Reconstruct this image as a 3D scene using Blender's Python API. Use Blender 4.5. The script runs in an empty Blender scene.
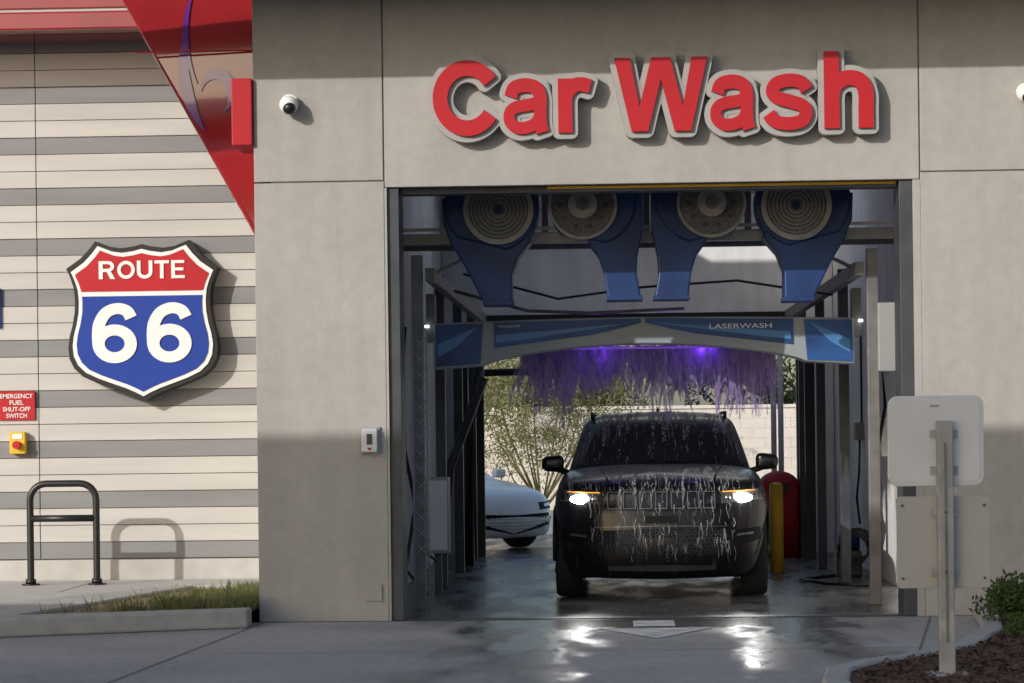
import bpy, bmesh, math, random
from mathutils import Vector, Matrix
from mathutils.bvhtree import BVHTree
random.seed(7)
scene = bpy.context.scene
D = bpy.data
R = math.radians

# ------------------------------------------------------------------ materials
def pm(name, col, rough=0.6, metal=0.0, var=0.12, scale=3.0, bump=0.0, bscale=60.0, coat=0.0,
       emis=None, estr=0.0, stretch=(1, 1, 1), col2=None, spec=0.5, var2=0.0, scale2=0.5, streak=0.0):
    m = D.materials.new(name); m.use_nodes = True
    nt = m.node_tree; N = nt.nodes; L = nt.links
    b = N["Principled BSDF"]
    b.inputs["Roughness"].default_value = rough
    b.inputs["Metallic"].default_value = metal
    b.inputs["Coat Weight"].default_value = coat
    b.inputs["Specular IOR Level"].default_value = spec
    tc = N.new("ShaderNodeTexCoord"); mp = N.new("ShaderNodeMapping")
    mp.inputs["Scale"].default_value = stretch
    L.new(tc.outputs["Object"], mp.inputs["Vector"])
    n = N.new("ShaderNodeTexNoise"); n.inputs["Scale"].default_value = scale
    n.inputs["Detail"].default_value = 6
    L.new(mp.outputs["Vector"], n.inputs["Vector"])
    cr = N.new("ShaderNodeValToRGB")
    cr.color_ramp.elements[0].position = 0.3; cr.color_ramp.elements[1].position = 0.7
    a = [c * (1 - var) for c in col]; c2 = col2 if col2 else [min(1, c * (1 + var)) for c in col]
    cr.color_ramp.elements[0].color = (*a, 1); cr.color_ramp.elements[1].color = (*c2, 1)
    L.new(n.outputs["Fac"], cr.inputs["Fac"])
    out = cr.outputs["Color"]
    def mult(out, sc, det, v, st):
        m2 = N.new("ShaderNodeMapping"); m2.inputs["Scale"].default_value = st; L.new(tc.outputs["Object"], m2.inputs["Vector"])
        n2 = N.new("ShaderNodeTexNoise"); n2.inputs["Scale"].default_value = sc; n2.inputs["Detail"].default_value = det
        L.new(m2.outputs["Vector"], n2.inputs["Vector"])
        mr = N.new("ShaderNodeMapRange"); mr.inputs["From Min"].default_value = 0.3; mr.inputs["From Max"].default_value = 0.7
        mr.inputs["To Min"].default_value = 1 - v; mr.inputs["To Max"].default_value = 1 + v
        L.new(n2.outputs["Fac"], mr.inputs["Value"])
        mx = N.new("ShaderNodeMix"); mx.data_type = 'RGBA'; mx.blend_type = 'MULTIPLY'
        mx.inputs["Factor"].default_value = 1
        L.new(out, mx.inputs["A"]); L.new(mr.outputs["Result"], mx.inputs["B"])
        return mx.outputs["Result"]
    if var2 > 0: out = mult(out, scale2, 3, var2, stretch)
    if streak > 0: out = mult(out, 1.0, 5, streak, (5, 5, .35))
    L.new(out, b.inputs["Base Color"])
    if bump > 0:
        nb = N.new("ShaderNodeTexNoise"); nb.inputs["Scale"].default_value = bscale; nb.inputs["Detail"].default_value = 4
        L.new(tc.outputs["Object"], nb.inputs["Vector"])
        bp = N.new("ShaderNodeBump"); bp.inputs["Strength"].default_value = bump; bp.inputs["Distance"].default_value = 0.01
        L.new(nb.outputs["Fac"], bp.inputs["Height"]); L.new(bp.outputs["Normal"], b.inputs["Normal"])
    if emis:
        b.inputs["Emission Color"].default_value = (*emis, 1); b.inputs["Emission Strength"].default_value = estr
    return m

M = {}
M['stucco'] = pm('stucco', (0.375, 0.362, 0.342), 0.9, var=0.05, scale=9, bump=0.5, bscale=120, var2=0.06, scale2=0.9, streak=.05)
M['stucco_in'] = pm('stucco_inside', (0.52, 0.53, 0.54), 0.75, var=0.1, scale=3, bump=0.2, bscale=60, var2=0.15, scale2=0.8, streak=.12)
M['inwhite'] = pm('inside_white', (0.80, 0.80, 0.80), 0.7, var=0.05, scale=3, var2=0.08, scale2=0.8, streak=.08)
M['joint'] = pm('joint_dark', (0.16, 0.15, 0.14), 0.9)
M['plank'] = pm('plank_light', (0.50, 0.485, 0.46), 0.7, var=0.05, scale=2, bump=0.15, bscale=40, stretch=(0.4, 1, 4), var2=0.07, scale2=1.2)
M['plank_g'] = pm('plank_gray', (0.22, 0.22, 0.225), 0.7, var=0.07, scale=2, bump=0.15, bscale=40, stretch=(0.4, 1, 4), var2=0.07, scale2=1.2)
M['conc'] = pm('concrete_kerb', (0.38, 0.37, 0.355), 0.85, var=0.12, scale=6, bump=0.4, bscale=90, var2=0.12)
M['walk'] = pm('concrete_walk', (0.45, 0.44, 0.42), 0.85, var=0.08, scale=5, bump=0.3, bscale=90, var2=0.10)
M['asph'] = pm('asphalt', (0.055, 0.055, 0.057), 0.9, var=0.25, scale=30, bump=0.5, bscale=120, var2=0.2, scale2=0.6)
M['red'] = pm('sign_red', (0.44, 0.010, 0.018), 0.45, var=0.06, spec=.35)
M['redgloss'] = pm('red_gloss_panel', (0.27, 0.012, 0.016), 0.08, var=0.15, scale=1.2, coat=1.0)
M['backing'] = pm('letter_backing', (0.34, 0.34, 0.335), 0.5, var=0.06)
M['white'] = pm('white_paint', (0.78, 0.78, 0.77), 0.45, var=0.03)
M['panelw'] = pm('white_panel', (0.62, 0.63, 0.65), 0.4, var=0.05, scale=2, var2=.05, scale2=3)
M['panelb'] = pm('beige_panel', (0.40, 0.39, 0.37), 0.6, var=0.05, scale=2)
M['blue'] = pm('sign_blue', (0.008, 0.042, 0.30), 0.45, var=0.06, spec=.35)
M['black'] = pm('black_paint', (0.012, 0.012, 0.014), 0.4, var=0.2)
M['steel'] = pm('dark_steel', (0.06, 0.065, 0.075), 0.45, metal=0.3, var=0.25, scale=4)
M['alu'] = pm('aluminium', (0.36, 0.37, 0.38), 0.45, metal=0.5, var=0.2, scale=4)
M['galv'] = pm('galvanised', (0.33, 0.33, 0.33), 0.55, metal=0.3, var=0.2, scale=8)
M['post'] = pm('post_dull', (0.17, 0.17, 0.175), 0.55, metal=0.3, var=0.25, scale=6)
M['yellow'] = pm('yellow_paint', (0.70, 0.42, 0.02), 0.5, var=0.1)
M['gray'] = pm('gray_plastic', (0.30, 0.31, 0.32), 0.5, var=0.08)
M['duct'] = pm('blower_blue', (0.010, 0.038, 0.15), 0.45, var=0.25, scale=3, var2=0.25, scale2=2, spec=0.4)
M['mesh'] = pm('grille_mesh', (0.15, 0.155, 0.165), 0.6, metal=0.3, var=0.5, scale=60)
M['purple'] = pm('purple_reflection_paint', (0.13, 0.02, 0.22), 0.12, var=0.3, scale=4, coat=1.0)
M['tyre'] = pm('tyre', (0.018, 0.018, 0.018), 0.8, var=0.2, scale=20, bump=0.3)
M['rim'] = pm('rim', (0.12, 0.12, 0.13), 0.35, metal=0.8)
M['trim'] = pm('black_trim', (0.005, 0.005, 0.006), 0.55, var=0.2, spec=0.2)
M['chrome'] = pm('dark_chrome', (0.15, 0.15, 0.16), 0.35, metal=0.85)
M['chrome2'] = pm('chrome', (0.45, 0.45, 0.47), 0.2, metal=0.9)
M['lens'] = pm('lens', (0.08, 0.08, 0.09), 0.1, coat=1)
M['lampw'] = pm('headlamp_lit', (1, 1, 1), 0.3, emis=(1.0, 1.0, 0.98), estr=40)
M['lampa'] = pm('amber_lit', (1, .4, .05), 0.3, emis=(1.0, 0.36, 0.03), estr=1.2)
M['led'] = pm('small_led', (1, 1, 1), 0.3, emis=(0.9, 0.95, 1.0), estr=2.5)
M['purp_led'] = pm('purple_led', (.3, .1, .8), 0.3, emis=(0.28, 0.10, 0.9), estr=.35)
M['block'] = pm('block_wall', (0.60, 0.56, 0.51), 0.9, var=0.06, scale=5, bump=0.4, bscale=30, var2=0.08)
M['bark'] = pm('bark', (0.16, 0.15, 0.07), 0.9, var=0.3, scale=15)
M['mulch'] = pm('mulch', (0.10, 0.055, 0.038), 0.95, var=0.5, scale=35, bump=1.0, bscale=50)
M['soil'] = pm('soil', (0.22, 0.15, 0.105), 0.95, var=0.3, scale=20, bump=0.8, bscale=60)
M['wpaint'] = pm('road_paint', (0.60, 0.60, 0.58), 0.7, var=0.3, scale=9, var2=0.3, scale2=4)
M['roof'] = pm('roofing', (0.3, 0.3, 0.3), 0.9)
M['wcar'] = pm('white_car_paint', (0.84, 0.85, 0.87), 0.25, var=0.02, coat=0.6)
M['glass'] = pm('dark_glass', (0.010, 0.011, 0.013), 0.10, var=0.2, coat=0.2)
M['navy'] = pm('arch_blue', (0.008, 0.035, 0.15), 0.45, var=0.2, scale=2.2, col2=(0.015, 0.10, 0.33), stretch=(1, 1, 3))
M['sky_bl'] = pm('arch_lightblue', (0.06, 0.20, 0.45), 0.4, var=0.1)
M['arch_g'] = pm('arch_gray', (0.28, 0.32, 0.36), 0.45, var=0.06, scale=3)

def leafmat(name, c1, c2):
    m = pm(name, c1, 0.7, var=0.3, scale=2.5, col2=c2, spec=0.2)
    nt = m.node_tree; b = nt.nodes["Principled BSDF"]
    tr = nt.nodes.new("ShaderNodeBsdfTranslucent"); tr.inputs["Color"].default_value = (*c2, 1)
    mx = nt.nodes.new("ShaderNodeMixShader"); mx.inputs["Fac"].default_value = 0.35
    o = nt.nodes["Material Output"]
    nt.links.new(b.outputs[0], mx.inputs[1]); nt.links.new(tr.outputs[0], mx.inputs[2]); nt.links.new(mx.outputs[0], o.inputs[0])
    return m
M['leaf_pv'] = leafmat('leaf_paloverde', (0.14, 0.15, 0.05), (0.28, 0.28, 0.11))
M['leaf_dk'] = leafmat('leaf_dark', (0.045, 0.07, 0.028), (0.11, 0.14, 0.055))
M['leaf_sh'] = leafmat('leaf_shrub', (0.05, 0.09, 0.025), (0.12, 0.17, 0.05))
M['leaf_gr'] = leafmat('leaf_grass', (0.08, 0.11, 0.035), (0.24, 0.25, 0.11))

def wetpaint():
    m = D.materials.new('wet_black_paint'); m.use_nodes = True
    nt = m.node_tree; N = nt.nodes; L = nt.links; b = N["Principled BSDF"]
    b.inputs["Roughness"].default_value = 0.3; b.inputs["Specular IOR Level"].default_value = 0.3
    b.inputs["Coat Weight"].default_value = 0.25; b.inputs["Coat Roughness"].default_value = 0.1
    tc = N.new("ShaderNodeTexCoord"); mp = N.new("ShaderNodeMapping"); mp.inputs["Scale"].default_value = (24, 5, 3.0)
    L.new(tc.outputs["Object"], mp.inputs["Vector"])
    n = N.new("ShaderNodeTexNoise"); n.inputs["Scale"].default_value = 1.6; n.inputs["Detail"].default_value = 5
    n.inputs["Distortion"].default_value = 0.8
    L.new(mp.outputs["Vector"], n.inputs["Vector"])
    cr = N.new("ShaderNodeValToRGB"); e = cr.color_ramp.elements
    e[0].position = 0.58; e[0].color = (0.004, 0.004, 0.005, 1); e[1].position = 0.80; e[1].color = (0.06, 0.06, 0.064, 1)
    L.new(n.outputs["Fac"], cr.inputs["Fac"]); L.new(cr.outputs["Color"], b.inputs["Base Color"])
    bp = N.new("ShaderNodeBump"); bp.inputs["Strength"].default_value = 0.2; bp.inputs["Distance"].default_value = 0.01
    L.new(n.outputs["Fac"], bp.inputs["Height"]); L.new(bp.outputs["Normal"], b.inputs["Normal"])
    return m
M['bcar'] = wetpaint()

def foammat(name, col, lo, hi, sc=(30, 30, 8)):
    m = D.materials.new(name); m.use_nodes = True
    nt = m.node_tree; N = nt.nodes; L = nt.links; b = N["Principled BSDF"]
    b.inputs["Base Color"].default_value = (*col, 1); b.inputs["Roughness"].default_value = 0.5
    t = N.new("ShaderNodeBsdfTransparent"); tl = N.new("ShaderNodeBsdfTranslucent"); tl.inputs["Color"].default_value = (*col, 1)
    m1 = N.new("ShaderNodeMixShader"); m1.inputs[0].default_value = 0.5
    m2 = N.new("ShaderNodeMixShader")
    L.new(b.outputs[0], m1.inputs[1]); L.new(tl.outputs[0], m1.inputs[2])
    tc = N.new("ShaderNodeTexCoord"); mp = N.new("ShaderNodeMapping"); mp.inputs["Scale"].default_value = sc
    n = N.new("ShaderNodeTexNoise"); n.inputs["Scale"].default_value = 1; n.inputs["Detail"].default_value = 4
    L.new(tc.outputs["Object"], mp.inputs["Vector"]); L.new(mp.outputs["Vector"], n.inputs["Vector"])
    mr = N.new("ShaderNodeMapRange"); mr.inputs["From Min"].default_value = .35; mr.inputs["From Max"].default_value = .65
    mr.inputs["To Min"].default_value = lo; mr.inputs["To Max"].default_value = hi
    L.new(n.outputs["Fac"], mr.inputs["Value"]); L.new(mr.outputs["Result"], m2.inputs[0])
    L.new(t.outputs[0], m2.inputs[1]); L.new(m1.outputs[0], m2.inputs[2])
    L.new(m2.outputs[0], N["Material Output"].inputs[0])
    return m
M['foam'] = foammat('foam_streams', (.38, .29, .58), .30, .92)
M['soap'] = foammat('soap_film', (.62, .62, .64), .05, .8)

def wetconcrete(name, base, inside):
    m = D.materials.new(name); m.use_nodes = True
    nt = m.node_tree; N = nt.nodes; L = nt.links; b = N["Principled BSDF"]
    tc = N.new("ShaderNodeTexCoord"); sep = N.new("ShaderNodeSeparateXYZ"); L.new(tc.outputs["Object"], sep.inputs[0])
    def math_(op, a, bb=None, clamp=False):
        n = N.new("ShaderNodeMath"); n.operation = op; n.use_clamp = clamp
        for i, v in enumerate((a, bb)):
            if v is None: continue
            if isinstance(v, (int, float)): n.inputs[i].default_value = v
            else: L.new(v, n.inputs[i])
        return n.outputs[0]
    def noise(s, d=5, st=(1, 1, 1)):
        mp = N.new("ShaderNodeMapping"); mp.inputs["Scale"].default_value = st
        L.new(tc.outputs["Object"], mp.inputs["Vector"])
        n = N.new("ShaderNodeTexNoise"); n.inputs["Scale"].default_value = s; n.inputs["Detail"].default_value = d
        L.new(mp.outputs["Vector"], n.inputs["Vector"]); return n.outputs["Fac"]
    n1 = noise(1.6, 8, (1.6, 0.5, 1)); n2 = noise(14, 6); n3 = noise(0.6, 8)
    if inside:
        w = math_('ADD', math_('MULTIPLY', n1, 1.2), 0.25, True)
    else:
        ax = math_('ABSOLUTE', math_('SUBTRACT', sep.outputs[0], 0.35))
        tr = math_('ABSOLUTE', math_('SUBTRACT', ax, 1.05))
        ntr = math_('SUBTRACT', 0.66, tr)
        fade = math_('MULTIPLY', math_('SUBTRACT', sep.outputs[1], 17.6), 0.22)
        wid = math_('SUBTRACT', 2.0, ax)
        near = math_('MINIMUM', math_('MULTIPLY', math_('SUBTRACT', sep.outputs[1], 20.2), 0.7), wid)
        nz = math_('MULTIPLY', math_('SUBTRACT', n1, 0.5), 1.8)
        s = math_('MAXIMUM', math_('MINIMUM', ntr, math_('ADD', fade, 0.28)), near)
        w = math_('MULTIPLY', math_('ADD', s, nz), 1.8, True)
    c = N.new("ShaderNodeValToRGB"); e = c.color_ramp.elements
    e[0].position = .3; e[1].position = .7
    e[0].color = (*[v * .86 for v in base], 1); e[1].color = (*[v * 1.14 for v in base], 1)
    L.new(n2, c.inputs["Fac"])
    mr = N.new("ShaderNodeMapRange"); mr.inputs["From Min"].default_value = .3; mr.inputs["From Max"].default_value = .7
    mr.inputs["To Min"].default_value = .76; mr.inputs["To Max"].default_value = 1.14; L.new(n3, mr.inputs["Value"])
    mx = N.new("ShaderNodeMix"); mx.data_type = 'RGBA'; mx.blend_type = 'MULTIPLY'; mx.inputs["Factor"].default_value = 1
    L.new(c.outputs["Color"], mx.inputs["A"]); L.new(mr.outputs["Result"], mx.inputs["B"])
    m2 = N.new("ShaderNodeMix"); m2.data_type = 'RGBA'
    L.new(w, m2.inputs["Factor"]); L.new(mx.outputs["Result"], m2.inputs["A"])
    m2.inputs["B"].default_value = (*[v * .32 for v in base], 1)
    L.new(m2.outputs["Result"], b.inputs["Base Color"])
    mrr = N.new("ShaderNodeMapRange"); mrr.inputs["To Min"].default_value = .8; mrr.inputs["To Max"].default_value = .2
    L.new(w, mrr.inputs["Value"]); L.new(mrr.outputs["Result"], b.inputs["Roughness"])
    bp = N.new("ShaderNodeBump"); bp.inputs["Distance"].default_value = .01; bp.inputs["Strength"].default_value = .35
    L.new(n2, bp.inputs["Height"]); L.new(bp.outputs["Normal"], b.inputs["Normal"])
    return m
M['drive'] = wetconcrete('driveway_concrete', (0.37, 0.365, 0.355), False)
M['bayfloor'] = wetconcrete('bay_floor_wet', (0.26, 0.26, 0.255), True)

# ------------------------------------------------------------------ helpers
groups = []
def grp(name):
    e = D.objects.new(name, None); scene.collection.objects.link(e); e.empty_display_size = 0.3
    groups.append(e); return e
def mk(name, me, mat=None, parent=None, smooth=False):
    o = D.objects.new(name, me); scene.collection.objects.link(o)
    if mat is not None:
        for mm in (mat if isinstance(mat, (list, tuple)) else [mat]): me.materials.append(mm)
    if parent: o.parent = parent
    if smooth:
        for p in me.polygons: p.use_smooth = True
    return o
def frombm(name, bm, mat=None, parent=None, smooth=False):
    me = D.meshes.new(name); bmesh.ops.recalc_face_normals(bm, faces=bm.faces[:]); bm.to_mesh(me); bm.free()
    return mk(name, me, mat, parent, smooth)
def addbox(bm, x0, x1, y0, y1, z0, z1, mi=0):
    v = [bm.verts.new(p) for p in [(x0, y0, z0), (x1, y0, z0), (x1, y1, z0), (x0, y1, z0), (x0, y0, z1), (x1, y0, z1), (x1, y1, z1), (x0, y1, z1)]]
    for f in [(0, 3, 2, 1), (4, 5, 6, 7), (0, 1, 5, 4), (1, 2, 6, 5), (2, 3, 7, 6), (3, 0, 4, 7)]:
        ff = bm.faces.new([v[i] for i in f]); ff.material_index = mi
def bev(o, w, seg=2):
    md = o.modifiers.new("bev", 'BEVEL'); md.width = w; md.segments = seg; md.limit_method = 'ANGLE'; md.angle_limit = R(40)
    return o
def box(name, x0, x1, y0, y1, z0, z1, mat, parent=None, b=0.0):
    bm = bmesh.new(); addbox(bm, x0, x1, y0, y1, z0, z1)
    o = frombm(name, bm, mat, parent)
    if b: bev(o, b)
    return o
def addprism(bm, pts, y0, y1, mi=0):
    a = [bm.verts.new((x, y0, z)) for x, z in pts]; c = [bm.verts.new((x, y1, z)) for x, z in pts]
    n = len(pts)
    f = bm.faces.new(a); f.material_index = mi
    f = bm.faces.new(c[::-1]); f.material_index = mi
    for i in range(n):
        f = bm.faces.new((a[i], c[i], c[(i + 1) % n], a[(i + 1) % n])); f.material_index = mi
def prism(name, pts, y0, y1, mat, parent=None, b=0.0):
    bm = bmesh.new(); addprism(bm, pts, y0, y1); o = frombm(name, bm, mat, parent)
    if b: bev(o, b)
    return o
def slab(name, pts, z0, z1, mat, parent=None, b=0.0):
    bm = bmesh.new()
    a = [bm.verts.new((x, y, z0)) for x, y in pts]; c = [bm.verts.new((x, y, z1)) for x, y in pts]; n = len(pts)
    bm.faces.new(a); bm.faces.new(c)
    for i in range(n): bm.faces.new((a[i], a[(i + 1) % n], c[(i + 1) % n], c[i]))
    o = frombm(name, bm, mat, parent)
    if b: bev(o, b)
    return o
def sheet(name, pts, z, mat, parent=None):
    bm = bmesh.new(); f = bm.faces.new([bm.verts.new((x, y, z)) for x, y in pts]); bm.normal_update()
    if f.normal.z < 0: f.normal_flip()
    me = D.meshes.new(name); bm.to_mesh(me); bm.free()
    return mk(name, me, mat, parent)
def addtube(bm, pts, r, seg=10, r2=None, mi=0):
    pts = [Vector(p) for p in pts]; n = len(pts); rings = []
    up = Vector((0, 0, 1))
    for i, p in enumerate(pts):
        t = (pts[min(i + 1, n - 1)] - pts[max(i - 1, 0)]).normalized()
        u = t.cross(up)
        if u.length < 1e-3: u = t.cross(Vector((0, 1, 0)))
        u.normalize(); w = t.cross(u)
        rr = r if r2 is None else r + (r2 - r) * i / (n - 1)
        rings.append([bm.verts.new(p + (u * math.cos(2 * math.pi * k / seg) + w * math.sin(2 * math.pi * k / seg)) * rr) for k in range(seg)])
    for i in range(n - 1):
        for k in range(seg):
            f = bm.faces.new((rings[i][k], rings[i][(k + 1) % seg], rings[i + 1][(k + 1) % seg], rings[i + 1][k]))
            f.smooth = True; f.material_index = mi
    f = bm.faces.new(rings[0]); f.material_index = mi
    f = bm.faces.new(rings[-1][::-1]); f.material_index = mi
def tube(name, pts, r, mat, parent=None, seg=12, r2=None):
    bm = bmesh.new(); addtube(bm, pts, r, seg, r2); return frombm(name, bm, mat, parent)
def sphere(name, c, r, mat, parent=None, sc=(1, 1, 1)):
    bm = bmesh.new(); bmesh.ops.create_uvsphere(bm, u_segments=20, v_segments=12, radius=r)
    for v in bm.verts: v.co = Vector((v.co.x * sc[0] + c[0], v.co.y * sc[1] + c[1], v.co.z * sc[2] + c[2]))
    return frombm(name, bm, mat, parent, True)
def ring(name, c, ro, ri, y0, y1, mat, parent, seg=32):
    bm = bmesh.new(); A = []
    for (r, y) in ((ri, y0), (ro, y0), (ro, y1), (ri, y1)):
        A.append([bm.verts.new((c[0] + r * math.cos(2 * math.pi * k / seg), y, c[1] + r * math.sin(2 * math.pi * k / seg))) for k in range(seg)])
    for j in range(4):
        for k in range(seg):
            bm.faces.new((A[j][k], A[j][(k + 1) % seg], A[(j + 1) % 4][(k + 1) % seg], A[(j + 1) % 4][k]))
    return frombm(name, bm, mat, parent)
def textmesh(s, offset=0.0, extrude=0.5):
    cu = D.curves.new("t", 'FONT'); cu.body = s; cu.size = 1; cu.offset = offset; cu.extrude = extrude; cu.resolution_u = 6
    o = D.objects.new("t", cu); scene.collection.objects.link(o)
    dg = bpy.context.evaluated_depsgraph_get(); dg.update()
    me = D.meshes.new_from_object(o.evaluated_get(dg))
    D.objects.remove(o); D.curves.remove(cu)
    return me
def textobj(name, s, x0, x1, z0, z1, yf, depth, mat, parent=None, offset=0.0):
    me = textmesh(s, offset)
    xs = [v.co.x for v in me.vertices]; ys = [v.co.y for v in me.vertices]
    ax, bx, ay, by = min(xs), max(xs), min(ys), max(ys)
    for v in me.vertices:
        v.co = (x0 + (v.co.x - ax) / (bx - ax) * (x1 - x0), yf + (0.5 - v.co.z) * depth, z0 + (v.co.y - ay) / (by - ay) * (z1 - z0))
    return mk(name, me, mat, parent)
def bake(o):
    dg = bpy.context.evaluated_depsgraph_get(); dg.update()
    me = D.meshes.new_from_object(o.evaluated_get(dg)); o.modifiers.clear(); o.data = me; return o

def ell(cx, cy, rx, ry, a0, a1, n=28):
    return [(cx + rx * math.cos(R(a0 + (a1 - a0) * i / n)), cy + ry * math.sin(R(a0 + (a1 - a0) * i / n))) for i in range(n + 1)]
def cat(P, n=7):
    out = []
    for i in range(len(P) - 1):
        p0 = P[max(i - 1, 0)]; p1 = P[i]; p2 = P[i + 1]; p3 = P[min(i + 2, len(P) - 1)]
        for k in range(n):
            t = k / n
            out.append(tuple(.5 * (2 * p1[j] + (p2[j] - p0[j]) * t + (2 * p0[j] - 5 * p1[j] + 4 * p2[j] - p3[j]) * t * t + (3 * p1[j] - p0[j] - 3 * p2[j] + p3[j]) * t ** 3) for j in (0, 1)))
    out.append(P[-1]); return out
GL = {
 'C': [('s', .215, ell(.50, .5, .395, .41, 33, 327, 36))],
 'a': [('s', .195, cat([(.115, .50), (.17, .62), (.34, .66), (.50, .62), (.565, .50), (.565, .32), (.57, .12), (.60, .0)])),
       ('s', .170, cat([(.565, .43), (.42, .39), (.20, .355), (.10, .28), (.10, .16), (.20, .075), (.35, .07), (.49, .13), (.565, .24)]))],
 'r': [('s', .205, [(.10, 0), (.10, .74)]), ('s', .195, cat([(.10, .40), (.13, .54), (.24, .645), (.36, .655), (.47, .625)]))],
 'W': [('p', [(0, 1), (.225, 1), (.355, .33), (.53, 1), (.80, 1), (.975, .33), (1.105, 1), (1.33, 1), (1.09, 0), (.855, 0), (.665, .71), (.475, 0), (.24, 0)])],
 's': [('s', .18, cat([(.60, .53), (.52, .635), (.34, .665), (.17, .62), (.12, .52), (.19, .43), (.36, .38), (.53, .32), (.585, .22), (.52, .11), (.34, .075), (.15, .11), (.065, .215)]))],
 'h': [('s', .205, [(.10, 0), (.10, 1.0)]), ('s', .20, cat([(.10, .38), (.13, .53), (.25, .635), (.38, .65), (.50, .60), (.56, .46), (.56, .25), (.56, 0)]))],
 '6': [('s', .185, ell(.345, .325, .245, .235, 0, 360, 32)), ('s', .185, cat([(.60, .76), (.53, .88), (.38, .92), (.22, .85), (.12, .68), (.095, .50), (.10, .30)]))],
 'R': [('s', .19, [(.10, 0), (.10, 1)]), ('s', .17, [(.10, .915), (.45, .915)] + ell(.45, .70, .20, .215, 90, -90, 10)[1:] + [(.10, .485)]), ('p', [(.36, .45), (.56, .45), (.78, 0), (.55, 0)])],
 'O': [('s', .19, ell(.5, .5, .40, .415, 0, 360, 32))],
 'U': [('s', .19, [(.10, 1), (.10, .4)] + ell(.405, .37, .305, .285, 180, 360, 14)[1:] + [(.71, .4), (.71, 1)])],
 'T': [('p', [(0, 1), (.80, 1), (.80, .83), (0, .83)]), ('p', [(.30, .86), (.50, .86), (.50, 0), (.30, 0)])],
 'E': [('p', [(0, 0), (0, 1), (.70, 1), (.70, .835), (.2, .835), (.2, .59), (.65, .59), (.65, .43), (.2, .43), (.2, .165), (.72, .165), (.72, 0)])],
}
def glyph(name, ch, x0, x1, z0, z1, yf, depth, mat, parent, grow=0.0):
    parts = []
    for g in GL[ch]:
        if g[0] == 'p': parts.append(('p', g[1]))
        else:
            w = g[1] / 2; P = g[2]; n = len(P); Lf = []; Rt = []
            closed = math.dist(P[0], P[-1]) < 1e-4
            for i in range(n):
                a = P[i - 1] if i > 0 else (P[n - 2] if closed else P[0]); b = P[i + 1] if i < n - 1 else (P[1] if closed else P[n - 1])
                d = math.hypot(b[0] - a[0], b[1] - a[1]); nx, ny = -(b[1] - a[1]) / d, (b[0] - a[0]) / d
                Lf.append((P[i][0] + nx * w, P[i][1] + ny * w)); Rt.append((P[i][0] - nx * w, P[i][1] - ny * w))
            parts.append(('r', Lf, Rt))
    allp = [p for g in parts for l in g[1:] for p in l]
    ax, bx = min(p[0] for p in allp), max(p[0] for p in allp); ay, by = min(p[1] for p in allp), max(p[1] for p in allp)
    def T(p): return (x0 + (p[0] - ax) / (bx - ax) * (x1 - x0), z0 + (p[1] - ay) / (by - ay) * (z1 - z0))
    bm = bmesh.new(); K = 20 if grow > 0 else 1; cnt = 0
    for k in range(K):
        dx = grow * math.cos(2 * math.pi * k / K); dz = grow * math.sin(2 * math.pi * k / K)
        for g in parts:
            y0 = yf - .0004 * cnt; cnt += 1
            if g[0] == 'p':
                addprism(bm, [(T(p)[0] + dx, T(p)[1] + dz) for p in g[1]], y0, yf + depth)
            else:
                Lf = [(T(p)[0] + dx, T(p)[1] + dz) for p in g[1]]; Rt = [(T(p)[0] + dx, T(p)[1] + dz) for p in g[2]]
                V = [[bm.verts.new((p[0], yy, p[1])) for p in S_] for S_, yy in ((Lf, y0), (Rt, y0), (Rt, yf + depth), (Lf, yf + depth))]
                for i in range(len(Lf) - 1):
                    for m_ in range(4):
                        bm.faces.new((V[m_][i], V[(m_ + 1) % 4][i], V[(m_ + 1) % 4][i + 1], V[m_][i + 1]))
                bm.faces.new([V[m_][0] for m_ in range(4)]); bm.faces.new([V[m_][-1] for m_ in range(4)])
    return frombm(name, bm, mat, parent)

# ------------------------------------------------------------------ ground
sheet('ground', [(-400, -200), (400, -200), (400, 800), (-400, 800)], -0.012, M['asph'])
sheet('driveway', [(-14, 15.9), (12, 16.3), (12, 21.99), (-14, 21.99)], -0.002, M['drive'])
sheet('wash_bay_floor', [(-2.2, 21.99), (2.8, 21.99), (2.8, 40), (-2.2, 40)], -0.002, M['bayfloor'])
sheet('rear_pavement', [(-30, 33.9), (-2.2, 33.9), (-2.2, 40), (2.8, 40), (2.8, 33.9), (30, 33.9), (30, 51.8), (-30, 51.8)], -0.006, M['conc'])
bm = bmesh.new()
for (a, b_) in [((-3.0, 21.9), (-3.35, 15.9)), ((2.62, 21.9), (2.0, 17.6)), ((-9, 18.9), (2.3, 18.9))]:
    a = Vector((*a, 0)); c = Vector((*b_, 0)); d = (c - a)
    d.normalize(); n = Vector((-d.y, d.x, 0)) * 0.007
    z = Vector((0, 0, 0.002))
    bm.faces.new([bm.verts.new(p) for p in (a - n + z, c - n + z, c + n + z, a + n + z)])
frombm('pavement_joints', bm, M['joint'])
bm = bmesh.new()
ac = 0.30
for P in ([(ac - .17, 21.75), (ac + .17, 21.75), (ac + .17, 21.1), (ac - .17, 21.1)], [(ac - .47, 20.95), (ac + .47, 20.95), (ac, 19.9)]):
    bm.faces.new([bm.verts.new((x, y, 0.003)) for x, y in P])
frombm('painted_arrow', bm, M['wpaint'])

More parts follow.
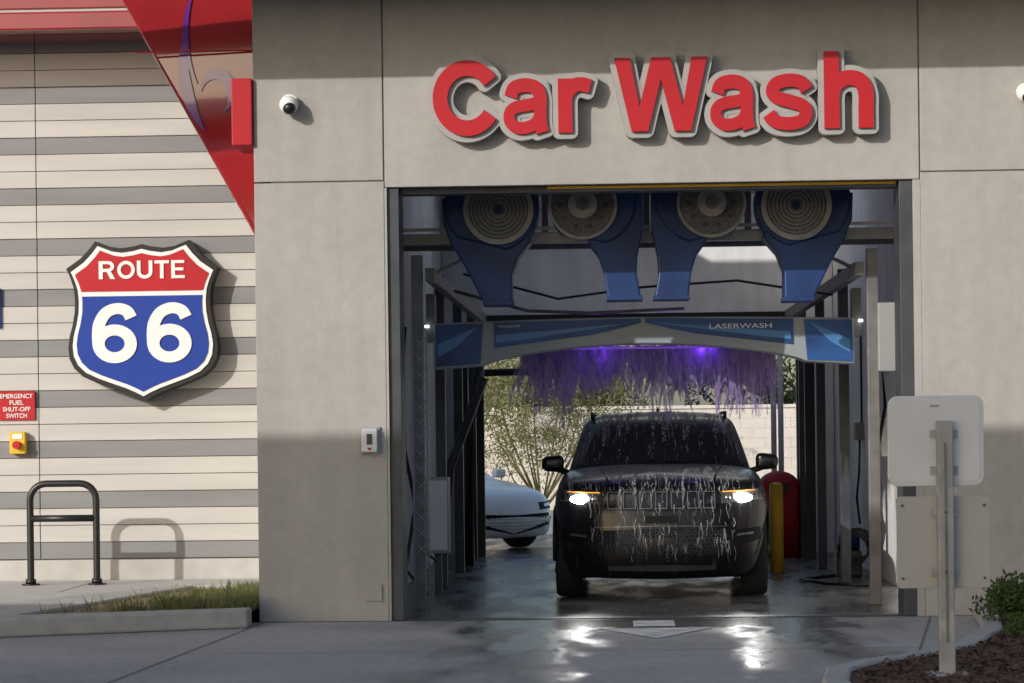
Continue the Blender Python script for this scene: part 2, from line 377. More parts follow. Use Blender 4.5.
# ------------------------------------------------------------------ car wash building
B = grp('car_wash_building')
XL, XR = -1.912, 2.527
RY = 33.6
def wall(name, *a, mat='stucco', b=0.006): return box(name, *a, M[mat], B, b)
wall('pier_left', -3.04, -1.934, 22.0, 22.32, 0, 3.729)
wall('pier_left_reveal', -1.932, XL, 22.0, 22.32, 0, 3.676, b=0)
wall('panel_upper_left', -3.04, -1.939, 22.0, 22.32, 3.741, 6.0)
wall('header_panel', -1.927, 2.584, 22.0, 22.32, 3.68, 6.0)
wall('panel_upper_right', 2.596, 9, 22.0, 22.32, 3.746, 6.0)
wall('pier_right', 2.592, 9, 22.0, 22.32, 0, 3.734)
wall('pier_right_reveal', XR, 2.590, 22.0, 22.32, 0, 3.676, b=0)
box('joint_backing', -2.9, 8.8, 22.014, 22.30, 3.70, 5.9, M['joint'], B)
box('tower_side_wall', -3.04, -2.5, 22.33, RY, 0, 6.0, M['stucco'], B)
box('bay_wall_left', -2.49, -2.2, 22.33, RY, 0, 4.6, M['stucco_in'], B)
box('bay_wall_right', 2.8, 3.1, 22.33, RY, 0, 4.6, M['inwhite'], B)
box('outer_wall_right', 3.11, 9, 22.33, RY, 0, 6.0, M['stucco'], B)
# ceiling and roof with an unseen skylight gap added to brighten the bay
SK0, SK1 = 28.4, 32.2
box('bay_ceiling_front', -2.49, 3.1, 22.33, SK0, 4.61, 4.8, M['inwhite'], B)
box('bay_ceiling_rear', -2.49, 3.1, SK1, RY, 4.61, 4.8, M['inwhite'], B)
box('roof_front', -3.04, 9, 22.0, SK0, 6.01, 6.25, M['roof'], B)
box('roof_rear', -3.04, 9, SK1, RY + .3, 6.01, 6.25, M['roof'], B)
box('added_skylight_front', -2.49, 3.1, SK0 - .1, SK0 - .002, 4.81, 6.0, M['inwhite'], B)
box('added_skylight_rear', -2.49, 3.1, SK1 + .002, SK1 + .1, 4.81, 6.0, M['inwhite'], B)
box('added_skylight_right', 2.8, 3.1, SK0, SK1, 4.61, 6.0, M['inwhite'], B)
box('shade_overhang', -6.5, 9, 20.5, 21.99, 5.38, 5.75, M['stucco'], B)  # unseen slab added above the frame to cast the upper facade shade
RL, RR = -1.69, 2.33
box('rear_wall_left', -2.19, RL, RY - .3, RY - .01, 0, 4.6, M['stucco_in'], B)
box('rear_wall_right', RR, 2.79, RY - .3, RY - .01, 0, 4.6, M['inwhite'], B)
box('rear_header', RL, RR, RY - .3, RY - .01, 3.05, 4.6, M['inwhite'], B)
box('rear_jamb_left', RL - .17, RL + .02, RY - .45, RY - .31, 0, 3.0, M['black'], B)
box('rear_jamb_right', RR - .02, RR + .10, RY - .45, RY - .31, 0, 3.0, M['black'], B)
box('rear_door_rail', RL + .02, RR - .02, RY - .44, RY - .32, 2.98, 3.08, M['black'], B)
box('door_track_left', XL + .002, XL + .10, 22.03, 22.5, 0, 3.675, M['steel'], B, .004)
box('door_track_right', XR - .11, XR - .002, 22.03, 22.5, 0, 3.675, M['steel'], B, .004)
box('door_header_seal', XL + .11, XR - .12, 22.12, 22.30, 3.625, 3.676, M['steel'], B, .004)
box('yellow_strip', -.55, XR - .13, 22.10, 22.119, 3.652, 3.674, M['yellow'], B)
box('weep_cover', -2.13, -1.99, 21.985, 22.0 - .001, .17, .31, M['stucco'], B, .004)
box('threshold_drain', XL + .1, XR - .1, 22.05, 22.25, 0.0, 0.006, M['steel'], B)

# siding wall
S = grp('siding_wall')
box('backing', -13, -3.05, 26.03, 26.25, .10, 6.5, M['joint'], S)
bm = bmesh.new()
k = 0
pitch = .17
zz = 0.364
while zz < 6.4:
    g = (k % 3 == 0)
    for (xa, xb) in ((-12.9, -9.404), (-9.396, -5.804), (-5.796, -3.06)):
        d = 0.010 if g else 0.0
        addbox(bm, xa, xb, 26.0 + d, 26.035, zz + .003, zz + pitch - .003, 1 if g else 0)
    zz += pitch; k += 1
o = frombm('planks', bm, [M['plank'], M['plank_g']], S); bev(o, .003, 1)
box('base_course', -13, -3.05, 25.99, 26.24, .14, .355, M['walk'], S, .01)

# red fascia overhang
F = grp('red_fascia')
box('fascia_band', -13, -3.9, 25.2, 25.98, 5.78, 6.8, M['redgloss'], F, .01)
box('fascia_lower_lip', -13, -3.9, 25.12, 25.98, 5.56, 5.74, M['redgloss'], F, .02)
box('fascia_gap', -13, -3.9, 25.22, 25.98, 5.741, 5.779, M['panelb'], F)
Fn = grp('red_canopy_fin')
bm = bmesh.new()
fp = [(-4.50, 23.1, 5.75), (-3.06, 22.9, 5.75), (-3.06, 22.9, 3.25), (-3.16, 22.95, 3.34)]
bp_ = [(-4.42, 24.9, 5.75), (-3.06, 24.0, 5.75), (-3.06, 24.0, 3.15), (-3.20, 24.1, 3.24)]
a = [bm.verts.new(p) for p in fp]; c = [bm.verts.new(p) for p in bp_]
bm.faces.new(a); bm.faces.new(c[::-1])
for i in range(4): bm.faces.new((a[i], c[i], c[(i + 1) % 4], a[(i + 1) % 4]))
o = frombm('fin_panel', bm, M['redgloss'], Fn); bev(o, .02)
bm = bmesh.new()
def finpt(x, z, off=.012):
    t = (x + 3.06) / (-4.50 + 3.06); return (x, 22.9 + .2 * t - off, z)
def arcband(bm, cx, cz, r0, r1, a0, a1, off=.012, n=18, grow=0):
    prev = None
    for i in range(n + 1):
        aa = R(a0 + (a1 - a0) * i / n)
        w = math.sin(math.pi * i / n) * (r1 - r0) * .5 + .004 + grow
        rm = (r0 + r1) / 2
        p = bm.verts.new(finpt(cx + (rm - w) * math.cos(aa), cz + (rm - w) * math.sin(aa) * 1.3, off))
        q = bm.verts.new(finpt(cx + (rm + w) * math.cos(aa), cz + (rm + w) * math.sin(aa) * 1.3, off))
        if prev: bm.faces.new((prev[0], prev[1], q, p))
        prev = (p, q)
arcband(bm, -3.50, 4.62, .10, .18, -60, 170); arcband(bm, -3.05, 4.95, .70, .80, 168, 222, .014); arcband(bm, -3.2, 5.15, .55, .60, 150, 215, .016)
frombm('fin_painted_reflection', bm, M['purple'], Fn)  # reflection of a purple sign, painted on the fin as coloured arcs
box('fin_seam', -4.2, -3.07, 22.86, 22.875, 4.985, 5.0, M['red'], Fn)
box('red_box_sign', -3.22, -3.045, 21.95, 22.6, 4.05, 4.62, M['red'], Fn, .01)

# ------------------------------------------------------------------ letters
Lg = grp('car_wash_lettering')
for i, (ch, x0, x1, z0, z1) in enumerate([('C', -1.500, -.967, 4.085, 4.725), ('a', -.905, -.525, 4.09, 4.565), ('r', -.445, -.155, 4.10, 4.565),
        ('W', .030, .810, 4.10, 4.72), ('a', .830, 1.205, 4.09, 4.565), ('s', 1.275, 1.685, 4.09, 4.565), ('h', 1.783, 2.195, 4.10, 4.745)]):
    glyph(f'letter_face_{i+1}', ch, x0, x1, z0, z1, 21.84, .035, M['red'], Lg)
    glyph(f'letter_backing_{i+1}', ch, x0, x1, z0, z1, 21.885, .11, M['backing'], Lg, grow=.048)

# ------------------------------------------------------------------ Route 66 sign
Sg = grp('route_66_sign')
half = [(0, .955), (.12, .925), (.28, .905), (.42, .925), (.54, .97), (.62, 1.0), (.70, .90), (.82, .78), (1.0, .66), (.945, .54), (.905, .42), (.89, .28),
        (.895, .12), (.925, -.04), (.965, -.18), (.985, -.32), (.97, -.46), (.91, -.58), (.80, -.68), (.62, -.76), (.42, -.83), (.24, -.89), (.1, -.95), (0, -1)]
shield = half + [(-x, z) for x, z in half[-2:0:-1]]
sx, sz, cx, cz = .765, .805, -4.70, 2.745
def shp(s): return [(cx + x * sx * s, cz + z * sz * s) for x, z in shield]
def clip(pts, zc, keep_above):
    out = []; n = len(pts)
    for i in range(n):
        p, q = pts[i], pts[(i + 1) % n]
        ip = (p[1] >= zc) == keep_above; iq = (q[1] >= zc) == keep_above
        if ip: out.append(p)
        if ip != iq:
            t = (zc - p[1]) / (q[1] - p[1]); out.append((p[0] + t * (q[0] - p[0]), zc))
    return out
prism('shield_back', shp(1.0), 25.80, 25.998, M['black'], Sg, .006)
prism('shield_white', shp(.935), 25.788, 25.799, M['white'], Sg)
prism('shield_red', clip(shp(.88), cz + .37 * sz, True), 25.780, 25.787, M['red'], Sg)
prism('shield_blue', clip(shp(.88), cz + .31 * sz, False), 25.780, 25.787, M['blue'], Sg)
xx = cx - .43
for i, (ch, w) in enumerate((('R', .165), ('O', .175), ('U', .155), ('T', .145), ('E', .135))):
    glyph(f'route_letter_{i+1}', ch, xx, xx + w, cz + .42, cz + .60, 25.770, .009, M['white'], Sg); xx += w + .022
glyph('digit_1', '6', cx - .505, cx - .055, cz - .42, cz + .18, 25.768, .011, M['white'], Sg)
glyph('digit_2', '6', cx + .045, cx + .495, cz - .42, cz + .18, 25.768, .011, M['white'], Sg)

E = grp('emergency_shutoff_sign')
box('plate', -6.205, -5.835, 25.975, 25.998, 1.77, 2.06, M['red'], E, .003)
for i, (t, w) in enumerate([('EMERGENCY', .165), ('FUEL', .07), ('SHUT-OFF', .14), ('SWITCH', .105)]):
    zt = 2.035 - i * .066
    textobj(f'text_{i}', t, -6.02 - w, -6.02 + w, zt - .045, zt, 25.969, .005, M['white'], E, offset=.012)
W_ = grp('emergency_stop_switch')
box('housing', -6.08, -5.92, 25.90, 25.998, 1.43, 1.65, M['yellow'], W_, .012)
box('label', -6.05, -5.95, 25.893, 25.899, 1.58, 1.63, M['white'], W_)
tube('button', [(-6.0, 25.90, 1.52), (-6.0, 25.84, 1.52)], .04, M['red'], W_)
N_ = grp('wall_notice')
box('plate', -6.5, -6.17, 25.97, 25.998, 2.70, 3.1, M['blue'], N_, .004)

for i, (x, zc) in enumerate([(-2.725, 4.38), (3.47, 4.37)]):
    C = grp('security_camera')
    tube('mount', [(x, 21.999, zc + .02), (x, 21.93, zc + .02)], .075, M['white'], C, 20)
    sphere('housing', (x, 21.90, zc), .08, M['white'], C)
    sphere('dome', (x + .01, 21.86, zc - .03), .055, M['black'], C)
C = grp('keypad_box')
box('back_plate', -2.165, -1.99, 21.975, 21.999, 1.42, 1.65, M['gray'], C, .004)
box('cover', -2.145, -2.01, 21.93, 21.974, 1.435, 1.635, M['panelw'], C, .01)
box('slot', -2.10, -2.055, 21.925, 21.93, 1.50, 1.59, M['steel'], C)
box('slot_2', -2.09, -2.065, 21.920, 21.9245, 1.455, 1.475, M['red'], C)

# ------------------------------------------------------------------ sidewalk, kerb, planting
SW = grp('sidewalk')
slab('walk_slab', [(-13, 22.3), (-5.6, 22.2), (-4.2, 24.9), (-3.05, 25.0), (-3.05, 25.985), (-13, 25.985)], .0, .15, M['walk'], SW, .01)
for i, x in enumerate((-5.2, -7.2)):
    sheet(f'joint_{i}', [(x, 24.0), (x + .012, 24.0), (x + .012, 25.9), (x, 25.9)], .1535, M['joint'], SW)
K = grp('planter_kerb')
slab('kerb_front', [(-5.35, 20.55), (-5.1, 20.50), (-3.05, 21.35), (-3.05, 21.62), (-4.9, 20.95), (-4.05, 24.85), (-4.25, 24.9), (-5.6, 22.1)], 0, .155, M['conc'], K, .02)
slab('kerb_apron', [(-13, 21.4), (-5.62, 21.6), (-5.55, 22.15), (-5.62, 22.19), (-13, 22.29)], 0, .11, M['conc'], K, .02)
sheet('planter_soil', [(-4.88, 20.98), (-3.05, 21.63), (-3.05, 24.99), (-4.05, 24.84)], .12, M['soil'])
def grass(name, pts_fn, n, h, mat, w=.008):
    V = []; Fc = []
    for i in range(n):
        x, y, z = pts_fn(); a = random.uniform(0, 6.28); hh = h * random.uniform(.3, 1.3); l = random.uniform(.1, .9) * hh
        b2 = random.uniform(0, 6.28); o = len(V)
        dx, dy = math.cos(a) * w, math.sin(a) * w
        V += [(x - dx, y - dy, z), (x + dx, y + dy, z), (x + math.cos(b2) * l, y + math.sin(b2) * l, z + hh)]
        Fc.append((o, o + 1, o + 2))
    me = D.meshes.new(name); me.from_pydata(V, [], Fc); return mk(name, me, mat)
def gp():
    while True:
        x = random.uniform(-4.85, -3.05); y = random.uniform(21.0, 24.9)
        lim = -4.88 + (y - 20.98) / 3.9 * .83
        if x < lim + .05: continue
        if y < 20.98 + (x + 4.88) * .36 + .05: continue
        dens = min(1, max(.015, (x - lim) / 1.0 - .62 + math.sin(x * 9 + y * 5) * .3 + math.sin(x * 23 - y * 11) * .15))
        if random.random() < dens: return x, y, .12
grass('grass_patch', gp, 5500, .11, M['leaf_gr'])

K2 = grp('planter_kerb')
path = [(2.98, 21.95), (2.86, 20.6), (2.66, 19.2), (2.3, 17.9), (1.85, 17.05), (1.5, 16.6), (1.28, 16.1), (1.2, 15.4), (1.2, 13)]
inn = [(x + .16, y - .02) for x, y in path]
slab('kerb', path + inn[::-1], -.002, .12, M['conc'], K2, .02)
sheet('mulch_bed', inn + [(9, 13), (9, 21.97)], .10, M['mulch'])
V = []; Fc = []
for i in range(5000):
    y = random.uniform(15, 21.9); x = random.uniform(1.4, 4.0)
    bx = 1.25
    for j in range(len(inn) - 1):
        if inn[j + 1][1] <= y <= inn[j][1]:
            t = (y - inn[j + 1][1]) / (inn[j][1] - inn[j + 1][1]); bx = inn[j + 1][0] + t * (inn[j][0] - inn[j + 1][0])
    if x < bx + .04: continue
    a = random.uniform(0, 6.28); l = random.uniform(.015, .05); w = random.uniform(.006, .014); o = len(V)
    c, s = math.cos(a), math.sin(a); tz = random.uniform(0, .03)
    V += [(x - c * l - s * w, y - s * l + c * w, .103), (x - c * l + s * w, y - s * l - c * w, .108), (x + c * l + s * w, y + s * l - c * w, .105 + tz), (x + c * l - s * w, y + s * l + c * w, .11 + tz)]
    Fc.append((o, o + 1, o + 2, o + 3))
me = D.meshes.new('mulch_chips'); me.from_pydata(V, [], Fc); mk('mulch_chips', me, M['mulch'])

# ------------------------------------------------------------------ foliage
def leaves(V, Fc, c, rad, n, size, squash=.8):
    for i in range(n):
        while True:
            p = Vector([random.uniform(-1, 1) for _ in range(3)])
            if p.length <= 1: break
        p = Vector((p.x * rad, p.y * rad, p.z * rad * squash)) + Vector(c)
        a = Vector([random.gauss(0, 1) for _ in range(3)]).normalized(); b2 = a.orthogonal().normalized()
        s = size * random.uniform(.6, 1.3); o = len(V)
        V += [tuple(p - a * s), tuple(p + b2 * s * .45), tuple(p + a * s), tuple(p - b2 * s * .45)]
        Fc.append((o, o + 1, o + 2, o + 3))
def tree(name, x, y, h, cr, nclump, nleaf, size, leafm, clump=.35, trunk_r=.09, z0=0, low=.35, limbs=8):
    T = grp(name)
    bm = bmesh.new(); tips = []
    base = Vector((x, y, z0))
    th = h * low
    addtube(bm, [base, base + Vector((.05, .02, th * .5)), base + Vector((-.03, 0, th))], trunk_r, 8, trunk_r * .7)
    for i in range(limbs):
        a = 2 * math.pi * i / limbs + random.uniform(-.3, .3); r = cr * random.uniform(.45, .95)
        tip = base + Vector((math.cos(a) * r, math.sin(a) * r, random.uniform(th + (h - th) * .35, h * .96)))
        st = base + Vector((0, 0, th * random.uniform(.6, 1)))
        mid = (st + tip) / 2 + Vector((math.cos(a) * r * .1, math.sin(a) * r * .1, -.1))
        addtube(bm, [st, mid, tip], trunk_r * .5, 6, trunk_r * .1)
        for j in range(4):
            s2 = mid.lerp(tip, random.uniform(0, .9)); t2 = s2 + Vector([random.uniform(-.4, .4) * cr, random.uniform(-.4, .4) * cr, random.uniform(-.15, .35) * cr])
            addtube(bm, [s2, t2], trunk_r * .2, 5, trunk_r * .05); tips.append(t2)
        tips.append(tip)
    frombm('trunk_and_limbs', bm, M['bark'], T)
    V = []; Fc = []
    for i in range(nclump):
        t = random.choice(tips) + Vector([random.gauss(0, .12) * cr for _ in range(3)])
        leaves(V, Fc, t, clump * random.uniform(.5, 1.2), nleaf, size)
    me = D.meshes.new('foliage'); me.from_pydata(V, [], Fc); mk('foliage', me, leafm, T)
tree('palo_verde_tree', -1.25, 43.5, 3.4, 1.7, 280, 60, .028, M['leaf_pv'], clump=.33, trunk_r=.045, low=.10, limbs=16)
tree('palo_verde_tree', -3.2, 47.5, 4.0, 2.0, 120, 60, .04, M['leaf_pv'], clump=.4, trunk_r=.08, low=.15, limbs=12)
for (x, y, h, cr, nc) in [(3.0, 57, 3.6, 1.8, 60), (-.6, 62, 3.2, 1.8, 40), (6.5, 60, 5, 2.5, 90), (-5.5, 60, 4.5, 2.6, 80)]:
    tree('broadleaf_tree', x, y, h, cr, nc, 50, .08, M['leaf_dk'], clump=.5, trunk_r=.12, low=.3)
def shrub(cx_, cy_, n, rad, h0, h1, lr, nl, ls):
    Bs = grp('shrub')
    bm = bmesh.new(); V = []; Fc = []
    for i in range(n):
        a = random.uniform(0, 6.28); r = random.uniform(.1, 1) * rad; tip = Vector((cx_ + math.cos(a) * r, cy_ + math.sin(a) * r, .1 + random.uniform(h0, h1)))
        addtube(bm, [(cx_, cy_, .1), tip], .008, 5, .003); leaves(V, Fc, tip, lr, nl, ls)
    frombm('stems', bm, M['bark'], Bs); me = D.meshes.new('foliage'); me.from_pydata(V, [], Fc); mk('foliage', me, M['leaf_sh'], Bs)
shrub(3.22, 20.0, 38, .38, .04, .28, .15, 70, .03)
shrub(3.75, 19.3, 26, .4, .04, .28, .15, 70, .03)
shrub(2.98, 18.6, 14, .18, .03, .14, .08, 50, .02)

BW = grp('block_wall')
bm = bmesh.new()
for r in range(10):
    for c in range(60):
        x = -14 + c * .5 + (.25 if r % 2 else 0)
        addbox(bm, x + .003, x + .497, 52, 52.2, r * .2 + .003, r * .2 + .197)
frombm('blocks', bm, M['block'], BW)
box('mortar', -14, 16, 52.008, 52.18, 0, 2.0, M['block'], BW)
box('cap', -14, 16.2, 51.96, 52.24, 2.0, 2.07, M['block'], BW, .01)

# ------------------------------------------------------------------ bike rack
BR = grp('bike_rack')
y = 25.2; xa, xb = -5.72, -5.07; r_ = .034
pts = [(xa, y, .16), (xa, y, .98)]
for k in range(1, 7):
    a = R(180 - 15 * k); pts.append((xa + .16 + .16 * math.cos(a), y, .98 + .16 * math.sin(a)))
for k in range(0, 7):
    a = R(90 - 15 * k); pts.append((xb - .16 + .16 * math.cos(a), y, .98 + .16 * math.sin(a)))
pts.append((xb, y, .16))
bm = bmesh.new()
def addtube_y(bm, pts, r, seg=14):
    pts = [Vector(p) for p in pts]; n = len(pts); rings = []
    for i, p in enumerate(pts):
        t = (pts[min(i + 1, n - 1)] - pts[max(i - 1, 0)]).normalized(); u = Vector((0, 1, 0)); w = t.cross(u)
        rings.append([bm.verts.new(p + (u * math.cos(2 * math.pi * k / seg) + w * math.sin(2 * math.pi * k / seg)) * r) for k in range(seg)])
    for i in range(n - 1):
        for k in range(seg):
            f = bm.faces.new((rings[i][k], rings[i][(k + 1) % seg], rings[i + 1][(k + 1) % seg], rings[i + 1][k])); f.smooth = True
addtube_y(bm, pts, r_)
frombm('hoop', bm, M['black'], BR)
tube('crossbar', [(xa, y, .80), (xb, y, .80)], .034, M['black'], BR)
for i, x in enumerate((xa, xb)):
    tube(f'foot_{i}', [(x, y, .15), (x, y, .165)], .09, M['black'], BR, 20)
    tube(f'collar_{i}', [(x, y, .165), (x, y, .21)], .052, M['black'], BR, 16)

# ------------------------------------------------------------------ sign seen from the back, on post
PS = grp('menu_sign')
def rrect(x0, x1, z0, z1, r, n=6):
    P = []
    for cx_, cz_, a0 in ((x1 - r, z1 - r, 0), (x0 + r, z1 - r, 90), (x0 + r, z0 + r, 180), (x1 - r, z0 + r, 270)):
        for k in range(n + 1):
            a = R(a0 + 90 * k / n); P.append((cx_ + r * math.cos(a), cz_ + r * math.sin(a)))
    return P
q0 = .027
prism('upper_panel', rrect(1.62 + q0, 2.195 + q0, 1.236, 1.782, .06), 15.78, 15.83, M['panelw'], PS, .006)
prism('upper_panel_inset', rrect(1.645 + q0, 2.17 + q0, 1.261, 1.757, .05), 15.774, 15.779, M['panelw'], PS)
box('maker_label', 1.87 + q0, 1.93 + q0, 15.770, 15.7735, 1.715, 1.727, M['gray'], PS)
prism('lower_panel', rrect(1.665 + q0, 2.225 + q0, .62, 1.175, .02), 15.78, 15.80, M['panelb'], PS, .003)
bm = bmesh.new(); addbox(bm, 1.905 + q0, 2.0 + q0, 15.70, 15.76, .10, 1.63)
o = frombm('post', bm, M['galv'], PS); bev(o, .006)
bm = bmesh.new()
for zz in (.72, 1.08, 1.33, 1.55): addbox(bm, 1.87 + q0, 2.035 + q0, 15.762, 15.772, zz - .025, zz + .025)
frombm('brackets', bm, M['galv'], PS)
box('base_plate', 1.83 + q0, 2.07 + q0, 15.62, 15.84, .10, .115, M['galv'], PS, .003)
box('post_slot', 1.945 + q0, 1.96 + q0, 15.694, 15.699, .3, 1.5, M['post'], PS)
bm = bmesh.new()
for (x, z) in ((1.70, .68), (2.19, .68), (1.70, 1.12), (2.19, 1.12), (1.95, .72), (1.95, 1.08)):
    x += q0
    addtube(bm, [(x, 15.785 if abs(x - 1.98) > .1 else 15.70, z), (x, 15.77 if abs(x - 1.98) > .1 else 15.69, z)], .008, 8)
frombm('bolts', bm, M['steel'], PS)

# ------------------------------------------------------------------ bay equipment
U = .31
BL = grp('blower_dryer')
def volute(name, cx_, cz_, r, side, nozzle, y0=23.3, y1=23.72):
    pts = []
    n = 28
    for i in range(n + 1):
        a = R(250 - 290 * i / n) if side > 0 else R(-70 + 290 * i / n)
        rr = r * (1 + .12 * math.sin(math.pi * i / n))
        pts.append((cx_ + rr * math.cos(a), cz_ + rr * math.sin(a)))
    prism(name + '_volute', pts, y0, y1, M['duct'], BL, .02)
    prism(name + '_duct', nozzle, y0 + .02, y1 - .03, M['duct'], BL, .015)
    zb = min(p[1] for p in nozzle); xs = [p[0] for p in nozzle if p[1] < zb + .02]
    box(name + '_lip', min(xs) - .012, max(xs) + .012, y0 + .008, y1 - .02, zb - .01, zb + .03, M['duct'], BL, .004)
for s in (-1, 1):
    tag = 'a' if s < 0 else 'b'
    cx_ = U + s * 1.36; cz_ = 3.58
    nz = [(U + s * 1.84, 3.70), (U + s * 1.83, 3.46), (U + s * 1.76, 3.28), (U + s * 1.64, 3.08), (U + s * 1.47, 2.74), (U + s * 1.22, 2.74), (U + s * 1.22, 3.00), (U + s * 1.16, 3.16), (U + s * 1.04, 3.30), (U + s * 1.1, 3.5)]
    volute('outer_' + tag, cx_ + s * .04, cz_ + .02, .40, s, nz)
    c2 = (U + s * 1.33, 3.585)
    ring('outer_ring_' + tag, c2, .315, .27, 23.24, 23.3, M['galv'], BL)
    ring('outer_mesh_' + tag, c2, .27, .04, 23.27, 23.3, M['mesh'], BL)
    for j, rr in enumerate((.25, .215, .18, .145, .11, .075)):
        ring(f'outer_wire_{tag}{j}', c2, rr, rr - .010, 23.255, 23.262, M['gray'], BL)
    nz = [(U + s * .04, 3.85), (U + s * .04, 3.4), (U + s * .09, 3.16), (U + s * .10, 3.0), (U + s * .06, 2.77), (U + s * .36, 2.77), (U + s * .39, 3.0), (U + s * .44, 3.16), (U + s * .53, 3.28), (U + s * .5, 3.7)]
    volute('inner_' + tag, U + s * .50, 3.62, .37, s, nz)
    c3 = (U + s * .575, 3.615)
    ring('inner_ring_' + tag, c3, .31, .285, 23.25, 23.3, M['galv'], BL)
    ring('inner_plate_' + tag, c3, .285, .02, 23.275, 23.3, M['mesh'], BL)
    tube('inner_motor_' + tag, [(c3[0], 23.28, c3[1]), (c3[0], 23.16, c3[1])], .13, M['galv'], BL, 24)
    tube('inner_hub_' + tag, [(c3[0], 23.165, c3[1]), (c3[0], 23.13, c3[1])], .06, M['mesh'], BL, 16)
    for k in range(10):
        a = 2 * math.pi * k / 10
        tube(f'inner_slot_{tag}{k}', [(c3[0] + .2 * math.cos(a), 23.274, c3[1] + .2 * math.sin(a)), (c3[0] + .2 * math.cos(a), 23.262, c3[1] + .2 * math.sin(a))], .022, M['steel'], BL, 10)
box('beam_front', -2.15, 2.75, 23.85, 23.95, 3.32, 3.42, M['alu'], BL, .005)
box('beam_back', -2.15, 2.75, 24.35, 24.41, 3.30, 3.36, M['post'], BL, .005)
box('beam_top', -2.15, 2.75, 23.75, 23.83, 3.95, 4.05, M['galv'], BL, .005)
for i, x in enumerate((-2.1, -.62, .31, 1.24, 2.7)):
    box(f'hanger_{i}', x - .03, x + .03, 23.88, 23.94, 3.42, 4.6, M['galv'], BL)
box('conduit', -2.1, 2.7, 23.80, 23.83, 3.44, 3.47, M['panelw'], BL)

G = grp('wash_gantry_arch')
AY = 24.4; Ac = .275
bot = []
n = 24
for i in range(n + 1):
    u = 1.45 - 2.9 * i / n
    bot.append((Ac + u, 2.25 + .155 * math.cos(u / 1.45 * math.pi / 2) ** .8))
top = [(Ac - 1.97 + 3.94 * i / 16, 2.62 + .035 * math.sin(math.pi * i / 16)) for i in range(17)]
poly = [(Ac + 1.97, 2.19), (Ac + 1.52, 2.22)] + bot + [(Ac - 1.52, 2.22), (Ac - 1.97, 2.19)] + top
prism('arch_shell', poly, AY, AY + .42, M['arch_g'], G, .012)
for s, t in ((-1, 'a'), (1, 'b')):
    P = [(Ac + s * 1.95, 2.21), (Ac + s * 1.53, 2.235), (Ac + s * 1.50, 2.612), (Ac + s * 1.95, 2.605)]
    prism('end_panel_' + t, P, AY - .012, AY - .001, M['navy'], G)
    P = [(Ac + s * 1.93, 2.30), (Ac + s * 1.75, 2.40), (Ac + s * 1.56, 2.58), (Ac + s * 1.70, 2.52), (Ac + s * 1.93, 2.42)]
    prism('end_swoosh_' + t, P, AY - .017, AY - .013, M['sky_bl'], G)
    P = [(Ac + s * 1.40, 2.38), (Ac + s * 1.40, 2.620), (Ac + s * .02, 2.642), (Ac + s * .02, 2.60), (Ac + s * .30, 2.53), (Ac + s * .5, 2.49), (Ac + s * 1.0, 2.43)]
    prism('centre_panel_' + t, P, AY - .012, AY - .001, M['navy'], G)
    P = [(Ac + s * 1.38, 2.43), (Ac + s * 1.1, 2.46), (Ac + s * .6, 2.53), (Ac + s * .1, 2.60), (Ac + s * .7, 2.55), (Ac + s * 1.38, 2.50)]
    prism('centre_swoosh_' + t, P, AY - .017, AY - .013, M['sky_bl'], G)
    box('end_lamp_' + t, Ac + s * 2.03 - .02, Ac + s * 2.03 + .02, AY - .02, AY + .02, 2.58, 2.605, M['led'], G)
    box('end_bracket_' + t, Ac + s * 2.0 - .04, Ac + s * 2.0 + .04, AY + .03, AY + .3, 2.45, 2.9, M['post'], G)
    xr = Ac + s * 1.93
    box('rail_' + t, xr - .04, xr + .04, 23.4, 33.0, 2.96, 3.08, M['post'], G)
    for j, yy in enumerate((23.5, 26.5, 29.5, 32.3)):
        box(f'post_{t}{j}', xr - .05 + s * .12, xr + .05 + s * .12, yy - .05, yy + .05, 0, 3.2, M['post'] if j == 0 else M['steel'], G, .006)
    tube('brace_' + t, [(xr, 23.9, 3.05), (xr - s * .55, 24.2, 3.35)], .018, M['galv'], G)
textobj('arch_text', 'LASERWASH', Ac + .62, Ac + 1.2, 2.535, 2.58, AY - .024, .004, M['white'], G)
textobj('arch_label', 'WASH-IT', Ac - 1.36, Ac - 1.15, 2.57, 2.595, AY - .024, .004, M['white'], G)
tube('cable_1', [(Ac - 1.7, AY + .3, 3.1), (Ac - .8, AY + .3, 2.85), (Ac, AY + .3, 2.95), (Ac + .9, AY + .3, 3.0), (Ac + 1.8, AY + .3, 2.85)], .012, M['black'], G)
tube('cable_2', [(Ac - 1.8, AY + .5, 2.95), (Ac - 1.1, AY + .5, 2.75), (Ac - .5, AY + .5, 2.72), (Ac + .4, AY + .5, 2.75)], .016, M['post'], G)
box('led_bar', Ac - .75, Ac + .8, AY + .43, AY + .46, 2.37, 2.385, M['purp_led'], G)

V = []; Fc = []
for i in range(700):
    u = random.uniform(-1.15, 1.25)
    x = Ac + u; yy = random.uniform(24.95, 25.5)
    L_ = (.22 + .46 * max(0, 1 - abs(u - .1) / 1.35) ** .7 * (.75 + .25 * math.sin(u * 7)) + (.24 if u > .75 or u < -.7 else 0)) * random.uniform(.35, 1.12)
    zt = 2.40 + random.uniform(-.03, .02); w = random.uniform(.006, .040); seg = 6; o = len(V); ph = random.uniform(0, 6)
    dr = random.uniform(-.18, .18)
    for k in range(seg + 1):
        t = k / seg; ww = w * (1 - .8 * t) * (1 + .4 * math.sin(ph + 9 * t)); xx = x + dr * t + .014 * math.sin(ph + 6 * t)
        V += [(xx - ww, yy, zt - L_ * t), (xx + ww, yy, zt - L_ * t)]
    for k in range(seg): Fc.append((o + 2 * k, o + 2 * k + 1, o + 2 * k + 3, o + 2 * k + 2))
